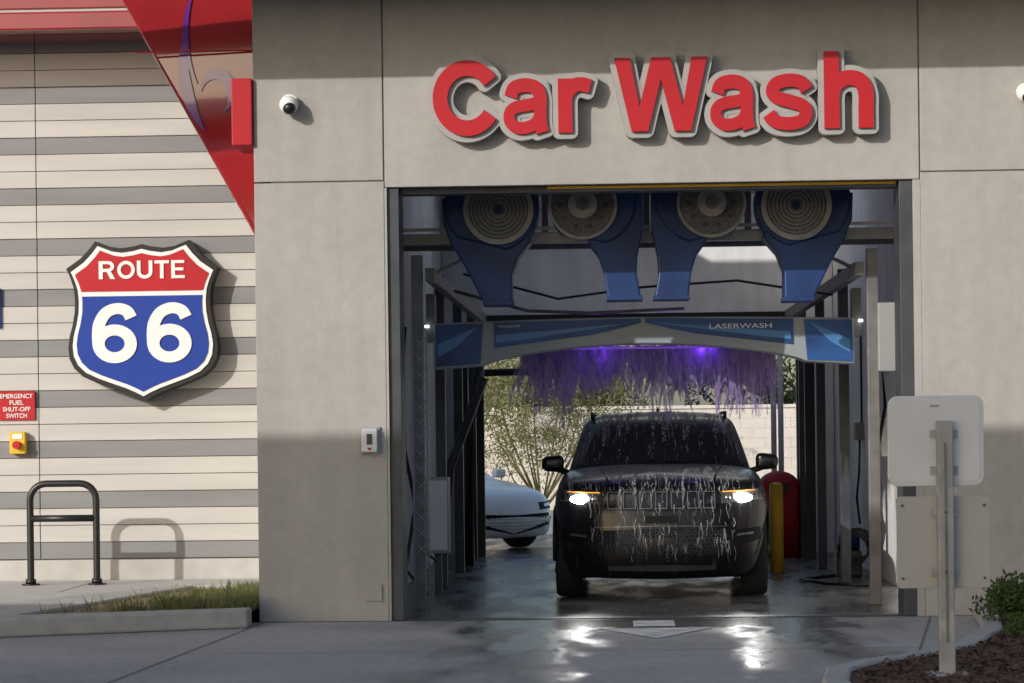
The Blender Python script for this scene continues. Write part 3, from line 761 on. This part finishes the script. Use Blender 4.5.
me = D.meshes.new('foam_curtain'); me.from_pydata(V, [], Fc); mk('foam_curtain', me, M['foam'])

q = grp('utility_cabinet')
box('body', -1.88, -1.65, 25.6, 25.9, .40, 1.15, M['gray'], q, .01); box('door', -1.865, -1.665, 25.585, 25.599, .43, 1.12, M['panelw'], q, .004)
box('stand', -1.80, -1.73, 25.7, 25.8, 0, .40, M['steel'], q)
q = grp('instruction_panel')
box('body', 2.30, 2.56, 22.75, 22.85, 2.08, 2.68, M['gray'], q, .01); box('arm', 2.50, 2.80, 22.86, 22.90, 2.3, 2.4, M['steel'], q)
q = grp('foam_spray_frame')
tube('bar', [(-1.75, 32.6, 2.33), (-.16, 32.6, 2.36)], .045, M['black'], q)
tube('leg', [(-1.75, 31.0, 0), (-1.75, 31.0, 1.6), (-1.60, 31.0, 2.35)], .06, M['black'], q)
tube('leg_2', [(-1.95, 29.0, 0), (-1.85, 29.0, 1.2), (-1.45, 29.0, 2.2)], .05, M['steel'], q)
box('plate', -1.98, -1.80, 31.9, 32.1, 0, 2.5, M['black'], q, .01)
q = grp('wall_conduits')
for i, x in enumerate((2.00, 2.09)):
    tube(f'pipe_{i}', [(x, 32.9, .1), (x, 32.9, 3.0)], .035, M['panelw'], q)
tube('drop', [(2.785, 29.5, 2.9), (2.785, 29.5, 1.6)], .012, M['black'], q)
box('junction_box', 2.70, 2.798, 29.4, 29.6, 1.45, 1.65, M['gray'], q, .006)
tube('cable', [(2.76, 29.5, 1.45), (2.74, 29.4, 1.1), (2.72, 29.5, .8), (2.76, 29.6, .5)], .014, M['black'], q)
box('box_2', 2.68, 2.798, 26.3, 26.55, 1.3, 1.7, M['panelw'], q, .006)
q = grp('rear_guide_post')
box('post', 2.30, 2.42, 31.6, 31.7, 0, 2.6, M['black'], q, .006)
q = grp('hose_and_pump')
box('pump', 2.35, 2.62, 27.9, 28.2, 0, .28, M['steel'], q, .02)
tube('motor', [(2.38, 28.0, .36), (2.6, 28.0, .36)], .09, M['duct'], q)
for i in range(4):
    pts = []
    for k in range(14):
        a = 2 * math.pi * k / 13
        pts.append((2.5 + .16 * math.cos(a) + .02 * i, 27.6 + .05 * i, .30 + .16 * math.sin(a) + .02 * i))
    tube(f'coil_{i}', pts, .014, M['black'], q, 6)
tube('hose', [(2.62, 25.9, 2.6), (2.68, 25.9, 1.8), (2.55, 25.9, 1.1), (2.65, 25.9, .6), (2.5, 25.9, .1)], .018, M['black'], q, 8)
tube('floor_hose', [(2.5, 25.9, .03), (2.1, 26.2, .03), (1.9, 27.0, .03), (2.3, 27.6, .03)], .02, M['black'], q, 8)
q = grp('hose_rack')
tube('hose', [(-1.98, 24.6, 2.6), (-2.02, 24.6, 1.6), (-1.9, 24.6, .9), (-2.0, 24.6, .3), (-1.8, 24.6, .05)], .018, M['black'], q, 8)
box('valve_box', -2.19, -2.0, 24.9, 25.2, 1.2, 1.6, M['steel'], q, .01)
tube('hook', [(-1.95, 25.2, .5), (-1.75, 25.2, .35), (-1.9, 25.2, .2)], .015, M['black'], q, 8)
q = grp('wire_guard')
bm = bmesh.new()
for k in range(14):
    addtube(bm, [(-1.79, 23.0, .5 + k * .14), (-1.66, 23.0, .5 + k * .14 + .13)], .004, 5)
    addtube(bm, [(-1.66, 23.0, .5 + k * .14), (-1.79, 23.0, .5 + k * .14 + .13)], .004, 5)
addtube(bm, [(-1.79, 23.0, .0), (-1.79, 23.0, 2.5)], .008, 6); addtube(bm, [(-1.66, 23.0, .0), (-1.66, 23.0, 2.5)], .008, 6)
frombm('wires', bm, M['gray'], q)
q = grp('yellow_bollard')
tube('post', [(1.77, 28.8, 0), (1.77, 28.8, .96)], .075, M['yellow'], q, 20); sphere('cap', (1.77, 28.8, .96), .075, M['yellow'], q, (1, 1, .5))
q = grp('red_trash_bin')
tube('body', [(2.02, 32.4, 0), (2.02, 32.4, .85)], .27, M['red'], q, 24); sphere('dome', (2.02, 32.4, .85), .27, M['red'], q, (1, 1, .8))
box('flap', 1.91, 2.13, 32.10, 32.13, .80, .92, M['black'], q)

# ------------------------------------------------------------------ vehicles
def build_body(P, parent, paint):
    hw, Ln = P['hw'], P['len']
    fx = P.get('front', [(0, 0), (.2, .006), (.4, .02), (.6, .05), (.75, .10), (.87, .18), (.95, .30), (.99, .44)])
    plan = [(x, y * P.get('nose', 1)) for x, y in fx]
    for t in (.16, .2, .28, .4, .52, .64, .76, .84, .90): plan.append((1.0, Ln * t))
    plan += [(.98, Ln * .945), (.93, Ln * .975), (.8, Ln * .99), (.5, Ln * .998), (0, Ln)]
    rings = []
    for (z, xs, yo) in P['levels']:
        top = z >= P['beltz']
        Rr = []
        full = plan + [(-x, y) for x, y in plan[-2:0:-1]]
        for (x, y) in full:
            yy = y + yo * (1 - 2 * y / Ln)
            zz = z + (P['slope'] * min(1, max(0, yy) / P['hood']) if top else 0)
            Rr.append((x * xs * hw, yy, zz))
        rings.append(Rr)
    bm = bmesh.new(); vr = [[bm.verts.new(p) for p in r] for r in rings]; n = len(vr[0])
    for i in range(len(vr) - 1):
        for k in range(n): bm.faces.new((vr[i][k], vr[i][(k + 1) % n], vr[i + 1][(k + 1) % n], vr[i + 1][k]))
    for r in (vr[0], vr[-1]):
        h = n // 2
        for k in range(h):
            vs = []
            for v in (r[k], r[k + 1], r[(n - k - 1) % n], r[(n - k) % n]):
                if v not in vs: vs.append(v)
            if len(vs) >= 3: bm.faces.new(vs)
    o = frombm('body', bm, paint, parent, True)
    s = o.modifiers.new('s', 'SUBSURF'); s.levels = 2; s.render_levels = 2
    cut = bmesh.new()
    for ya in P['axles']:
        for sd in (-1, 1): addtube(cut, [(sd * (hw - .36), ya, P['wr'] + .01), (sd * (hw + .2), ya, P['wr'] + .01)], P['wr'] + .055, 28)
    co = frombm('cut', cut, paint, None)
    co.parent = parent
    b2 = o.modifiers.new('b', 'BOOLEAN'); b2.object = co; b2.operation = 'DIFFERENCE'; b2.solver = 'EXACT'
    bake(o); D.objects.remove(co)
    for p in o.data.polygons: p.use_smooth = True
    body = o
    gp_ = [(0, 0), (.35, .02), (.65, .07), (.86, .15), (.96, .26), (1.0, .42)]
    side = [.30, .34, .50, .54, .74, .78, .93]
    rings = []
    for (z, xh, y0, y1) in P['cabin']:
        pl = [(x * xh, y0 + y) for x, y in gp_] + [(xh, y0 + (y1 - y0) * t) for t in side] + [(xh * .9, y1 - .04), (xh * .5, y1), (0, y1)]
        full = pl + [(-x, y) for x, y in pl[-2:0:-1]]
        rings.append([(x, y, z) for x, y in full])
    bm = bmesh.new(); vr = [[bm.verts.new(p) for p in r] for r in rings]; n = len(vr[0])
    for i in range(len(vr) - 1):
        for k in range(n):
            f = bm.faces.new((vr[i][k], vr[i][(k + 1) % n], vr[i + 1][(k + 1) % n], vr[i + 1][k]))
            kk = k if k < n / 2 else n - 1 - k
            f.material_index = 1 if (i in P['glass'] and kk not in (4, 7, 9, 11, 12)) else 0
    h = n // 2; r = vr[-1]
    for k in range(h):
        vs = []
        for v in (r[k], r[k + 1], r[(n - k - 1) % n], r[(n - k) % n]):
            if v not in vs: vs.append(v)
        if len(vs) >= 3: bm.faces.new(vs)
    o = frombm('cabin', bm, [paint, M['glass']], parent, True)
    s = o.modifiers.new('s', 'SUBSURF'); s.levels = 2; s.render_levels = 2
    bake(o)
    trees = []
    for ob in (body, o):
        trees.append(BVHTree.FromPolygons([v.co.copy() for v in ob.data.vertices], [tuple(p.vertices) for p in ob.data.polygons]))
    def cast(org, d):
        best = None
        for T in trees:
            h_ = T.ray_cast(Vector(org), Vector(d))
            if h_[0] is not None and (best is None or h_[3] < best[1]): best = (h_[0], h_[3])
        return best[0] if best else None
    def surf(x, z):
        h_ = trees[0].ray_cast(Vector((x, -1, z)), Vector((0, 1, 0)))
        return h_[0].y if h_[0] is not None else .4
    for i, ya in enumerate(P['axles']):
        for sd in (-1, 1):
            bm = bmesh.new(); wr = P['wr']; xo = hw - .015; seg = 40
            prof = [(xo - .24, wr * .62), (xo - .24, wr * .93), (xo - .205, wr), (xo - .035, wr), (xo, wr * .93), (xo, wr * .70), (xo - .02, wr * .66)]
            A = [[bm.verts.new((sd * px, ya + rr * math.cos(2 * math.pi * k / seg), wr + rr * math.sin(2 * math.pi * k / seg))) for k in range(seg)] for px, rr in prof]
            for j in range(len(A) - 1):
                for k in range(seg): bm.faces.new((A[j][k], A[j][(k + 1) % seg], A[j + 1][(k + 1) % seg], A[j + 1][k]))
            frombm(f'tyre_{i}{sd}', bm, M['tyre'], parent, True)
            bm = bmesh.new()
            addtube(bm, [(sd * (xo - .12), ya, wr), (sd * (xo - .10), ya, wr)], wr * .67, 32)
            for k in range(5):
                a = 2 * math.pi * k / 5
                p0 = (sd * (xo - .04), ya, wr); p1 = (sd * (xo - .03), ya + wr * .62 * math.cos(a), wr + wr * .62 * math.sin(a))
                addtube(bm, [p0, p1], .045, 6)
            frombm(f'rim_{i}{sd}', bm, M['rim'], parent)
    return surf, cast

def curved_strip(bm, surf, s, x0, x1, z0a, z1a, z0b, z1b, off, thick=.05, n=8):
    prev = None
    for k in range(n + 1):
        f = k / n; x = x0 + (x1 - x0) * f; za = z0a + (z0b - z0a) * f; zb = z1a + (z1b - z1a) * f
        ya = surf(x, za) - off; yb = surf(x, zb) - off
        q4 = [bm.verts.new((s * x, ya, za)), bm.verts.new((s * x, yb, zb)), bm.verts.new((s * x, yb + thick, zb)), bm.verts.new((s * x, ya + thick, za))]
        if prev:
            for m_ in range(4): bm.faces.new((prev[m_], prev[(m_ + 1) % 4], q4[(m_ + 1) % 4], q4[m_]))
        else: bm.faces.new(q4)
        prev = q4
    bm.faces.new(prev[::-1])

# --- black SUV
SUV = D.objects.new('black_suv', None); scene.collection.objects.link(SUV)
P = dict(hw=1.02, len=4.95, beltz=1.05, slope=.10, hood=1.45, axles=(.93, 3.9), wr=.39, glass=(1, ), nose=1.0,
    front=[(0, 0), (.2, .01), (.4, .035), (.58, .085), (.73, .16), (.85, .26), (.94, .40), (.985, .56)],
    levels=[(.20, .84, .16), (.23, .88, .07), (.33, .93, .02), (.50, .965, .0), (.66, .985, .01), (.82, 1.0, .02), (.96, .99, .04), (1.05, .955, .07), (1.10, .89, .14), (1.135, .72, .26), (1.165, .40, .40)],
    cabin=[(1.10, .93, 1.25, 4.85), (1.22, .905, 1.42, 4.80), (1.60, .79, 2.00, 4.62), (1.70, .745, 2.16, 4.5), (1.755, .63, 2.4, 4.3), (1.785, .3, 2.8, 4.0)])
surf, cast = build_body(P, SUV, M['bcar'])
bm = bmesh.new()
for s in (-1, 1): curved_strip(bm, surf, s, 0, .545, .835, 1.045, .86, 1.04, .006, n=10)
frombm('grille_surround', bm, M['trim'], SUV)
for i in range(7):
    xc = (i - 3) * .148
    for a_, b_, z0_, z1_, nm in ((-.056, -.048, .862, 1.022, 'l'), (.048, .056, .862, 1.022, 'r'), (-.048, .048, 1.014, 1.022, 't'), (-.048, .048, .862, .870, 'b')):
        yt = surf(xc, z1_) - .020; yb_ = surf(xc, z0_) - .020
        bm = bmesh.new()
        v = [bm.verts.new(p) for p in ((xc + a_, yb_, z0_), (xc + b_, yb_, z0_), (xc + b_, yt, z1_), (xc + a_, yt, z1_), (xc + a_, yb_ + .03, z0_), (xc + b_, yb_ + .03, z0_), (xc + b_, yt + .03, z1_), (xc + a_, yt + .03, z1_))]
        for f in ((0, 1, 2, 3), (7, 6, 5, 4), (0, 4, 5, 1), (1, 5, 6, 2), (2, 6, 7, 3), (3, 7, 4, 0)): bm.faces.new([v[j] for j in f])
        frombm(f'grille_ring_{i}{nm}', bm, M['chrome'], SUV)
for s in (-1, 1):
    t = 'a' if s < 0 else 'b'
    bm = bmesh.new(); curved_strip(bm, surf, s, .56, .95, .905, 1.025, .935, 1.035, .010); frombm('headlamp_housing_' + t, bm, M['lens'], SUV)
    yl = surf(.74, .95)
    bm = bmesh.new(); bmesh.ops.create_uvsphere(bm, u_segments=20, v_segments=12, radius=1)
    for v in bm.verts: v.co = Vector((s * .745 + v.co.x * .105, yl - .005 + v.co.y * .045, .955 + v.co.z * .045))
    frombm('headlamp_beam_' + t, bm, M['lampw'], SUV, True)
    bm = bmesh.new(); bmesh.ops.create_uvsphere(bm, u_segments=16, v_segments=10, radius=1)
    yl2 = surf(.63, .95)
    for v in bm.verts: v.co = Vector((s * .615 + v.co.x * .03, yl2 - .005 + v.co.y * .02, .955 + v.co.z * .026))
    frombm('headlamp_inner_' + t, bm, M['chrome2'], SUV, True)
    bm = bmesh.new(); curved_strip(bm, surf, s, .57, .88, 1.010, 1.018, 1.020, 1.026, .018); frombm('headlamp_drl_' + t, bm, M['lampa'], SUV)
    bm = bmesh.new(); curved_strip(bm, surf, s, .68, .93, .50, .66, .56, .68, .006); frombm('side_intake_' + t, bm, M['trim'], SUV)
    bm = bmesh.new(); curved_strip(bm, surf, s, .70, .86, .60, .62, .615, .635, .012); frombm('fog_lamp_' + t, bm, M['lens'], SUV)
    bm = bmesh.new(); bmesh.ops.create_cube(bm, size=1)
    for v in bm.verts: v.co = Vector((s * 1.06 + v.co.x * .22, 1.72 + v.co.y * .15, 1.27 + v.co.z * (.18 if v.co.x * s < 0 else .14)))
    o = frombm('mirror_' + t, bm, M['bcar'], SUV, True); bev(o, .055, 4)
    tube('mirror_arm_' + t, [(s * .88, 1.72, 1.17), (s * 1.0, 1.72, 1.21)], .03, M['trim'], SUV)
    pts = [(s * 1.01, .93 + .46 * math.cos(R(a)), .40 + .46 * math.sin(R(a))) for a in range(-8, 190, 12)]
    tube('arch_trim_' + t, pts, .018, M['trim'], SUV, 8)
    tube('roof_rail_' + t, [(s * .67, 2.35, 1.71), (s * .68, 2.6, 1.765), (s * .68, 4.2, 1.765), (s * .66, 4.4, 1.71)], .018, M['trim'], SUV, 8)
    tube('wiper_' + t, [(s * .1 - .05, 1.40, 1.275), (s * .35 + .28, 1.50, 1.30)], .010, M['trim'], SUV, 6)
    pts = []
    for k in range(9):
        yy = .25 + k * .13; h_ = cast((s * (.50 + .012 * k), yy, 3), (0, 0, -1))
        if h_: pts.append((h_.x, h_.y, h_.z + .002))
    tube('hood_crease_' + t, pts, .010, M['bcar'], SUV, 8)
bm = bmesh.new()
for s in (-1, 1): curved_strip(bm, surf, s, 0, .64, .40, .68, .48, .66, .006, n=8)
frombm('lower_intake', bm, M['trim'], SUV)
bm = bmesh.new()
for r in range(6):
    for c in range(26):
        x = -.62 + c * .05 + (.025 if r % 2 else 0); z = .455 + r * .037
        if abs(x) > .58: continue
        yy = surf(x, z) - .009
        pts = [(x + .020 * math.cos(R(60 * k)), z + .018 * math.sin(R(60 * k))) for k in range(6)]
        for k in range(6):
            p, q_ = pts[k], pts[(k + 1) % 6]
            addtube(bm, [(p[0], yy, p[1]), (q_[0], yy, q_[1])], .0022, 4)
frombm('honeycomb', bm, M['rim'], SUV)
bm = bmesh.new()
for s in (-1, 1): curved_strip(bm, surf, s, 0, .62, .70, .708, .69, .696, .012, .02, n=8)
frombm('bumper_crease', bm, M['chrome'], SUV)
bm = bmesh.new()
for s in (-1, 1): curved_strip(bm, surf, s, 0, .50, .28, .34, .29, .33, .004, n=8)
frombm('skid_plate', bm, M['steel'], SUV)
prism('plate_mount', rrect(-.15, .15, .73, .80, .01), surf(.1, .76) - .015, surf(.1, .76) + .03, M['trim'], SUV)
prism('antenna_fin', [(-.02, 1.77), (.02, 1.77), (.008, 1.84), (-.008, 1.84)], 3.9, 4.05, M['bcar'], SUV)
box('underbody', -.75, .75, .5, 4.5, .2, .4, M['trim'], SUV, .02)
# soap film: ribbons laid on the bodywork
V = []; Fc = []
def ribbon(pts, w):
    o = len(V); m = len(pts)
    if m < 3: return
    for k, p in enumerate(pts):
        ww = w * (1 - .55 * k / (m - 1)) * random.uniform(.6, 1.4)
        V.append((p[0] - ww, p[1], p[2])); V.append((p[0] + ww, p[1], p[2]))
    for k in range(m - 1): Fc.append((o + 2 * k, o + 2 * k + 1, o + 2 * k + 3, o + 2 * k + 2))
for i in range(330):
    x = random.uniform(-.95, .95)
    reg = random.random()
    if reg < .32: z0_ = random.uniform(1.30, 1.76); zmin = 1.23
    elif reg < .62: z0_ = random.uniform(1.04, 1.22); zmin = .82; x *= .75
    else: z0_ = random.uniform(.5, .98); zmin = .35; x *= .72
    L_ = random.uniform(.03, .20); ph = random.uniform(0, 6); pts = []
    last = None
    for k in range(9):
        z = z0_ - L_ * k / 8
        if z < zmin: break
        xx = x + .008 * math.sin(ph + k * .7)
        h_ = cast((xx, -1.5, z), (0, 1, 0))
        if h_ is None or (last is not None and abs(h_.y - last) > .25): break
        last = h_.y; pts.append((h_.x, h_.y - (.028 if abs(xx) < .6 and .8 < z < 1.06 else .008), h_.z + .003))
    ribbon(pts, random.choice((.0015, .003, .004, .007)))
for i in range(110):
    x = random.uniform(-.85, .85); y0_ = random.uniform(.4, 1.3); L_ = random.uniform(.2, .7); ph = random.uniform(0, 6); pts = []
    for k in range(10):
        yy = y0_ - L_ * k / 9
        if yy < .18: break
        h_ = cast((x + .02 * math.sin(ph + k * .6), yy, 3), (0, 0, -1))
        if h_ is None: break
        pts.append((h_.x, h_.y, h_.z + .006))
    ribbon(pts, random.choice((.004, .006, .010, .014)))
for i in range(120):
    x = random.uniform(-.7, .7); y0_ = random.uniform(2.2, 2.9); pts = []
    for k in range(6):
        h_ = cast((x, y0_ - .08 * k, 3), (0, 0, -1))
        if h_ is None: break
        pts.append((h_.x, h_.y, h_.z + .008))
    ribbon(pts, random.choice((.006, .012, .02)))
me = D.meshes.new('soap_film'); me.from_pydata(V, [], Fc); mk('soap_film', me, M['soap'], SUV)
SUV.location = (.42, 24.1, 0); SUV.rotation_euler = (0, 0, R(-.6))

# --- white sedan behind
SED = D.objects.new('white_sedan', None); scene.collection.objects.link(SED)
P = dict(hw=.92, len=4.88, beltz=.70, slope=.20, hood=1.3, axles=(.95, 3.77), wr=.335, glass=(1, ), nose=1.3,
    levels=[(.17, .90, .12), (.20, .94, .04), (.32, .98, .0), (.46, 1.0, .0), (.58, 1.0, .03), (.67, .98, .07), (.72, .93, .16), (.75, .70, .3), (.77, .35, .45)],
    cabin=[(.87, .84, 1.05, 4.5), (.96, .82, 1.25, 4.4), (1.32, .62, 2.05, 3.75), (1.40, .56, 2.3, 3.5), (1.43, .3, 2.6, 3.3)])
surf2, cast2 = build_body(P, SED, M['wcar'])
bm = bmesh.new()
for s in (-1, 1): curved_strip(bm, surf2, s, 0, .66, .22, .48, .34, .50, .008)
frombm('grille', bm, M['trim'], SED)
for j in range(4):
    bm = bmesh.new()
    for s in (-1, 1): curved_strip(bm, surf2, s, 0, .55, .29 + j * .045, .294 + j * .045, .30 + j * .045, .304 + j * .045, .014, .01)
    frombm(f'grille_bar_{j}', bm, M['rim'], SED)
for s in (-1, 1):
    t = 'a' if s < 0 else 'b'
    for (nm, x0, x1, za, zb, off, mt) in (('headlamp_dark', .46, .905, .54, .64, .008, 'trim'), ('headlamp', .56, .84, .58, .62, .014, 'chrome2'), ('side_vent', .70, .88, .24, .44, .008, 'trim')):
        bm = bmesh.new(); curved_strip(bm, surf2, s, x0, x1, za, zb, za + .025, zb + .015, off)
        frombm(nm + '_' + t, bm, M[mt], SED)
    box('mirror_' + t, min(s * .9, s * 1.08), max(s * .9, s * 1.08), 1.6, 1.72, .95, 1.07, M['wcar'], SED, .03)
SED.location = (-1.33, 34.55, 0); SED.rotation_euler = (0, 0, R(40))

# ------------------------------------------------------------------ fuel canopy (behind / left of camera; unseen, sized and stepped to shape the forecourt shade)
FC = grp('fuel_canopy')
box('deck', -11.2, -2.0, 4.0, 13.7, 5.1, 5.85, M['white'], FC, .02)
box('deck_rear', -20, -11.21, 3.0, 11.2, 5.1, 5.85, M['white'], FC, .02)
box('fascia_stripe', -11.2, -1.98, 13.701, 13.72, 5.3, 5.6, M['red'], FC)
for i, (x, y) in enumerate(((-17, 7.8), (-6.5, 8.8))): box(f'column_{i}', x - .2, x + .2, y - .2, y + .2, 0, 5.1, M['panelw'], FC, .01)

# ------------------------------------------------------------------ empties to their object's place
bpy.context.view_layer.update()
for e in groups:
    ch = [c for c in D.objects if c.parent == e]
    if not ch: continue
    pts = [Vector(b2) for c in ch for b2 in c.bound_box]
    lo = Vector([min(p[i] for p in pts) for i in range(3)]); hi = Vector([max(p[i] for p in pts) for i in range(3)])
    loc = Vector(((lo.x + hi.x) / 2, (lo.y + hi.y) / 2, lo.z)); e.location = loc
    for c in ch: c.matrix_parent_inverse = Matrix.Translation(-loc)

# ------------------------------------------------------------------ lamps
def lamp(name, typ, loc, energy, col, **kw):
    l = D.lights.new(name, typ); l.energy = energy; l.color = col
    for k_, v_ in kw.items(): setattr(l, k_, v_)
    o = D.objects.new(name, l); scene.collection.objects.link(o); o.location = loc; return o
for i, s in enumerate((-1, 1)):
    o = lamp('headlight_beam', 'SPOT', (.42 + s * .74, 24.05, .95), 30, (1, .98, .94), spot_size=R(60), spot_blend=.8, shadow_soft_size=.06)
    o.rotation_euler = (R(80), 0, R(180))
for i, u in enumerate((-.45, .6)):
    lamp('purple_wash_light', 'POINT', (Ac + u, 25.2, 2.40), 4.0, (.32, .10, 1.0), shadow_soft_size=.05)

sd = Vector((.68, .80, -.41)).normalized()
sun = lamp('sun', 'SUN', (-20, -20, 20), 3.1, (1.0, .955, .895), angle=R(.6))
sun.rotation_euler = sd.to_track_quat('-Z', 'Y').to_euler()
w = D.worlds.new("World"); scene.world = w; w.use_nodes = True
nt = w.node_tree; sk = nt.nodes.new("ShaderNodeTexSky"); sk.sky_type = 'NISHITA'; sk.sun_disc = False
sk.sun_elevation = math.asin(-sd.z); sk.sun_rotation = math.atan2(-.68, -.80) % (2 * math.pi)
sk.air_density = 1.0; sk.dust_density = 2.0
nt.links.new(sk.outputs[0], nt.nodes["Background"].inputs[0]); nt.nodes["Background"].inputs[1].default_value = .15

# ------------------------------------------------------------------ camera
cd = D.cameras.new('camera'); cam = D.objects.new('camera', cd); scene.collection.objects.link(cam); scene.camera = cam
cd.sensor_width = 36; cd.lens = 2600 / 1024 * 36; cd.shift_y = (431 - 341.5) / 1024; cd.clip_end = 2000; cd.clip_start = .1
cam.matrix_world = Matrix.Translation((0, 0, 1.6)) @ Matrix.Rotation(.0396, 4, 'Z') @ Matrix.Rotation(math.pi / 2, 4, 'X') @ Matrix.Rotation(-.0122, 4, 'Z')
scene.view_settings.view_transform = 'Standard'; scene.view_settings.look = 'None'; scene.view_settings.exposure = 0
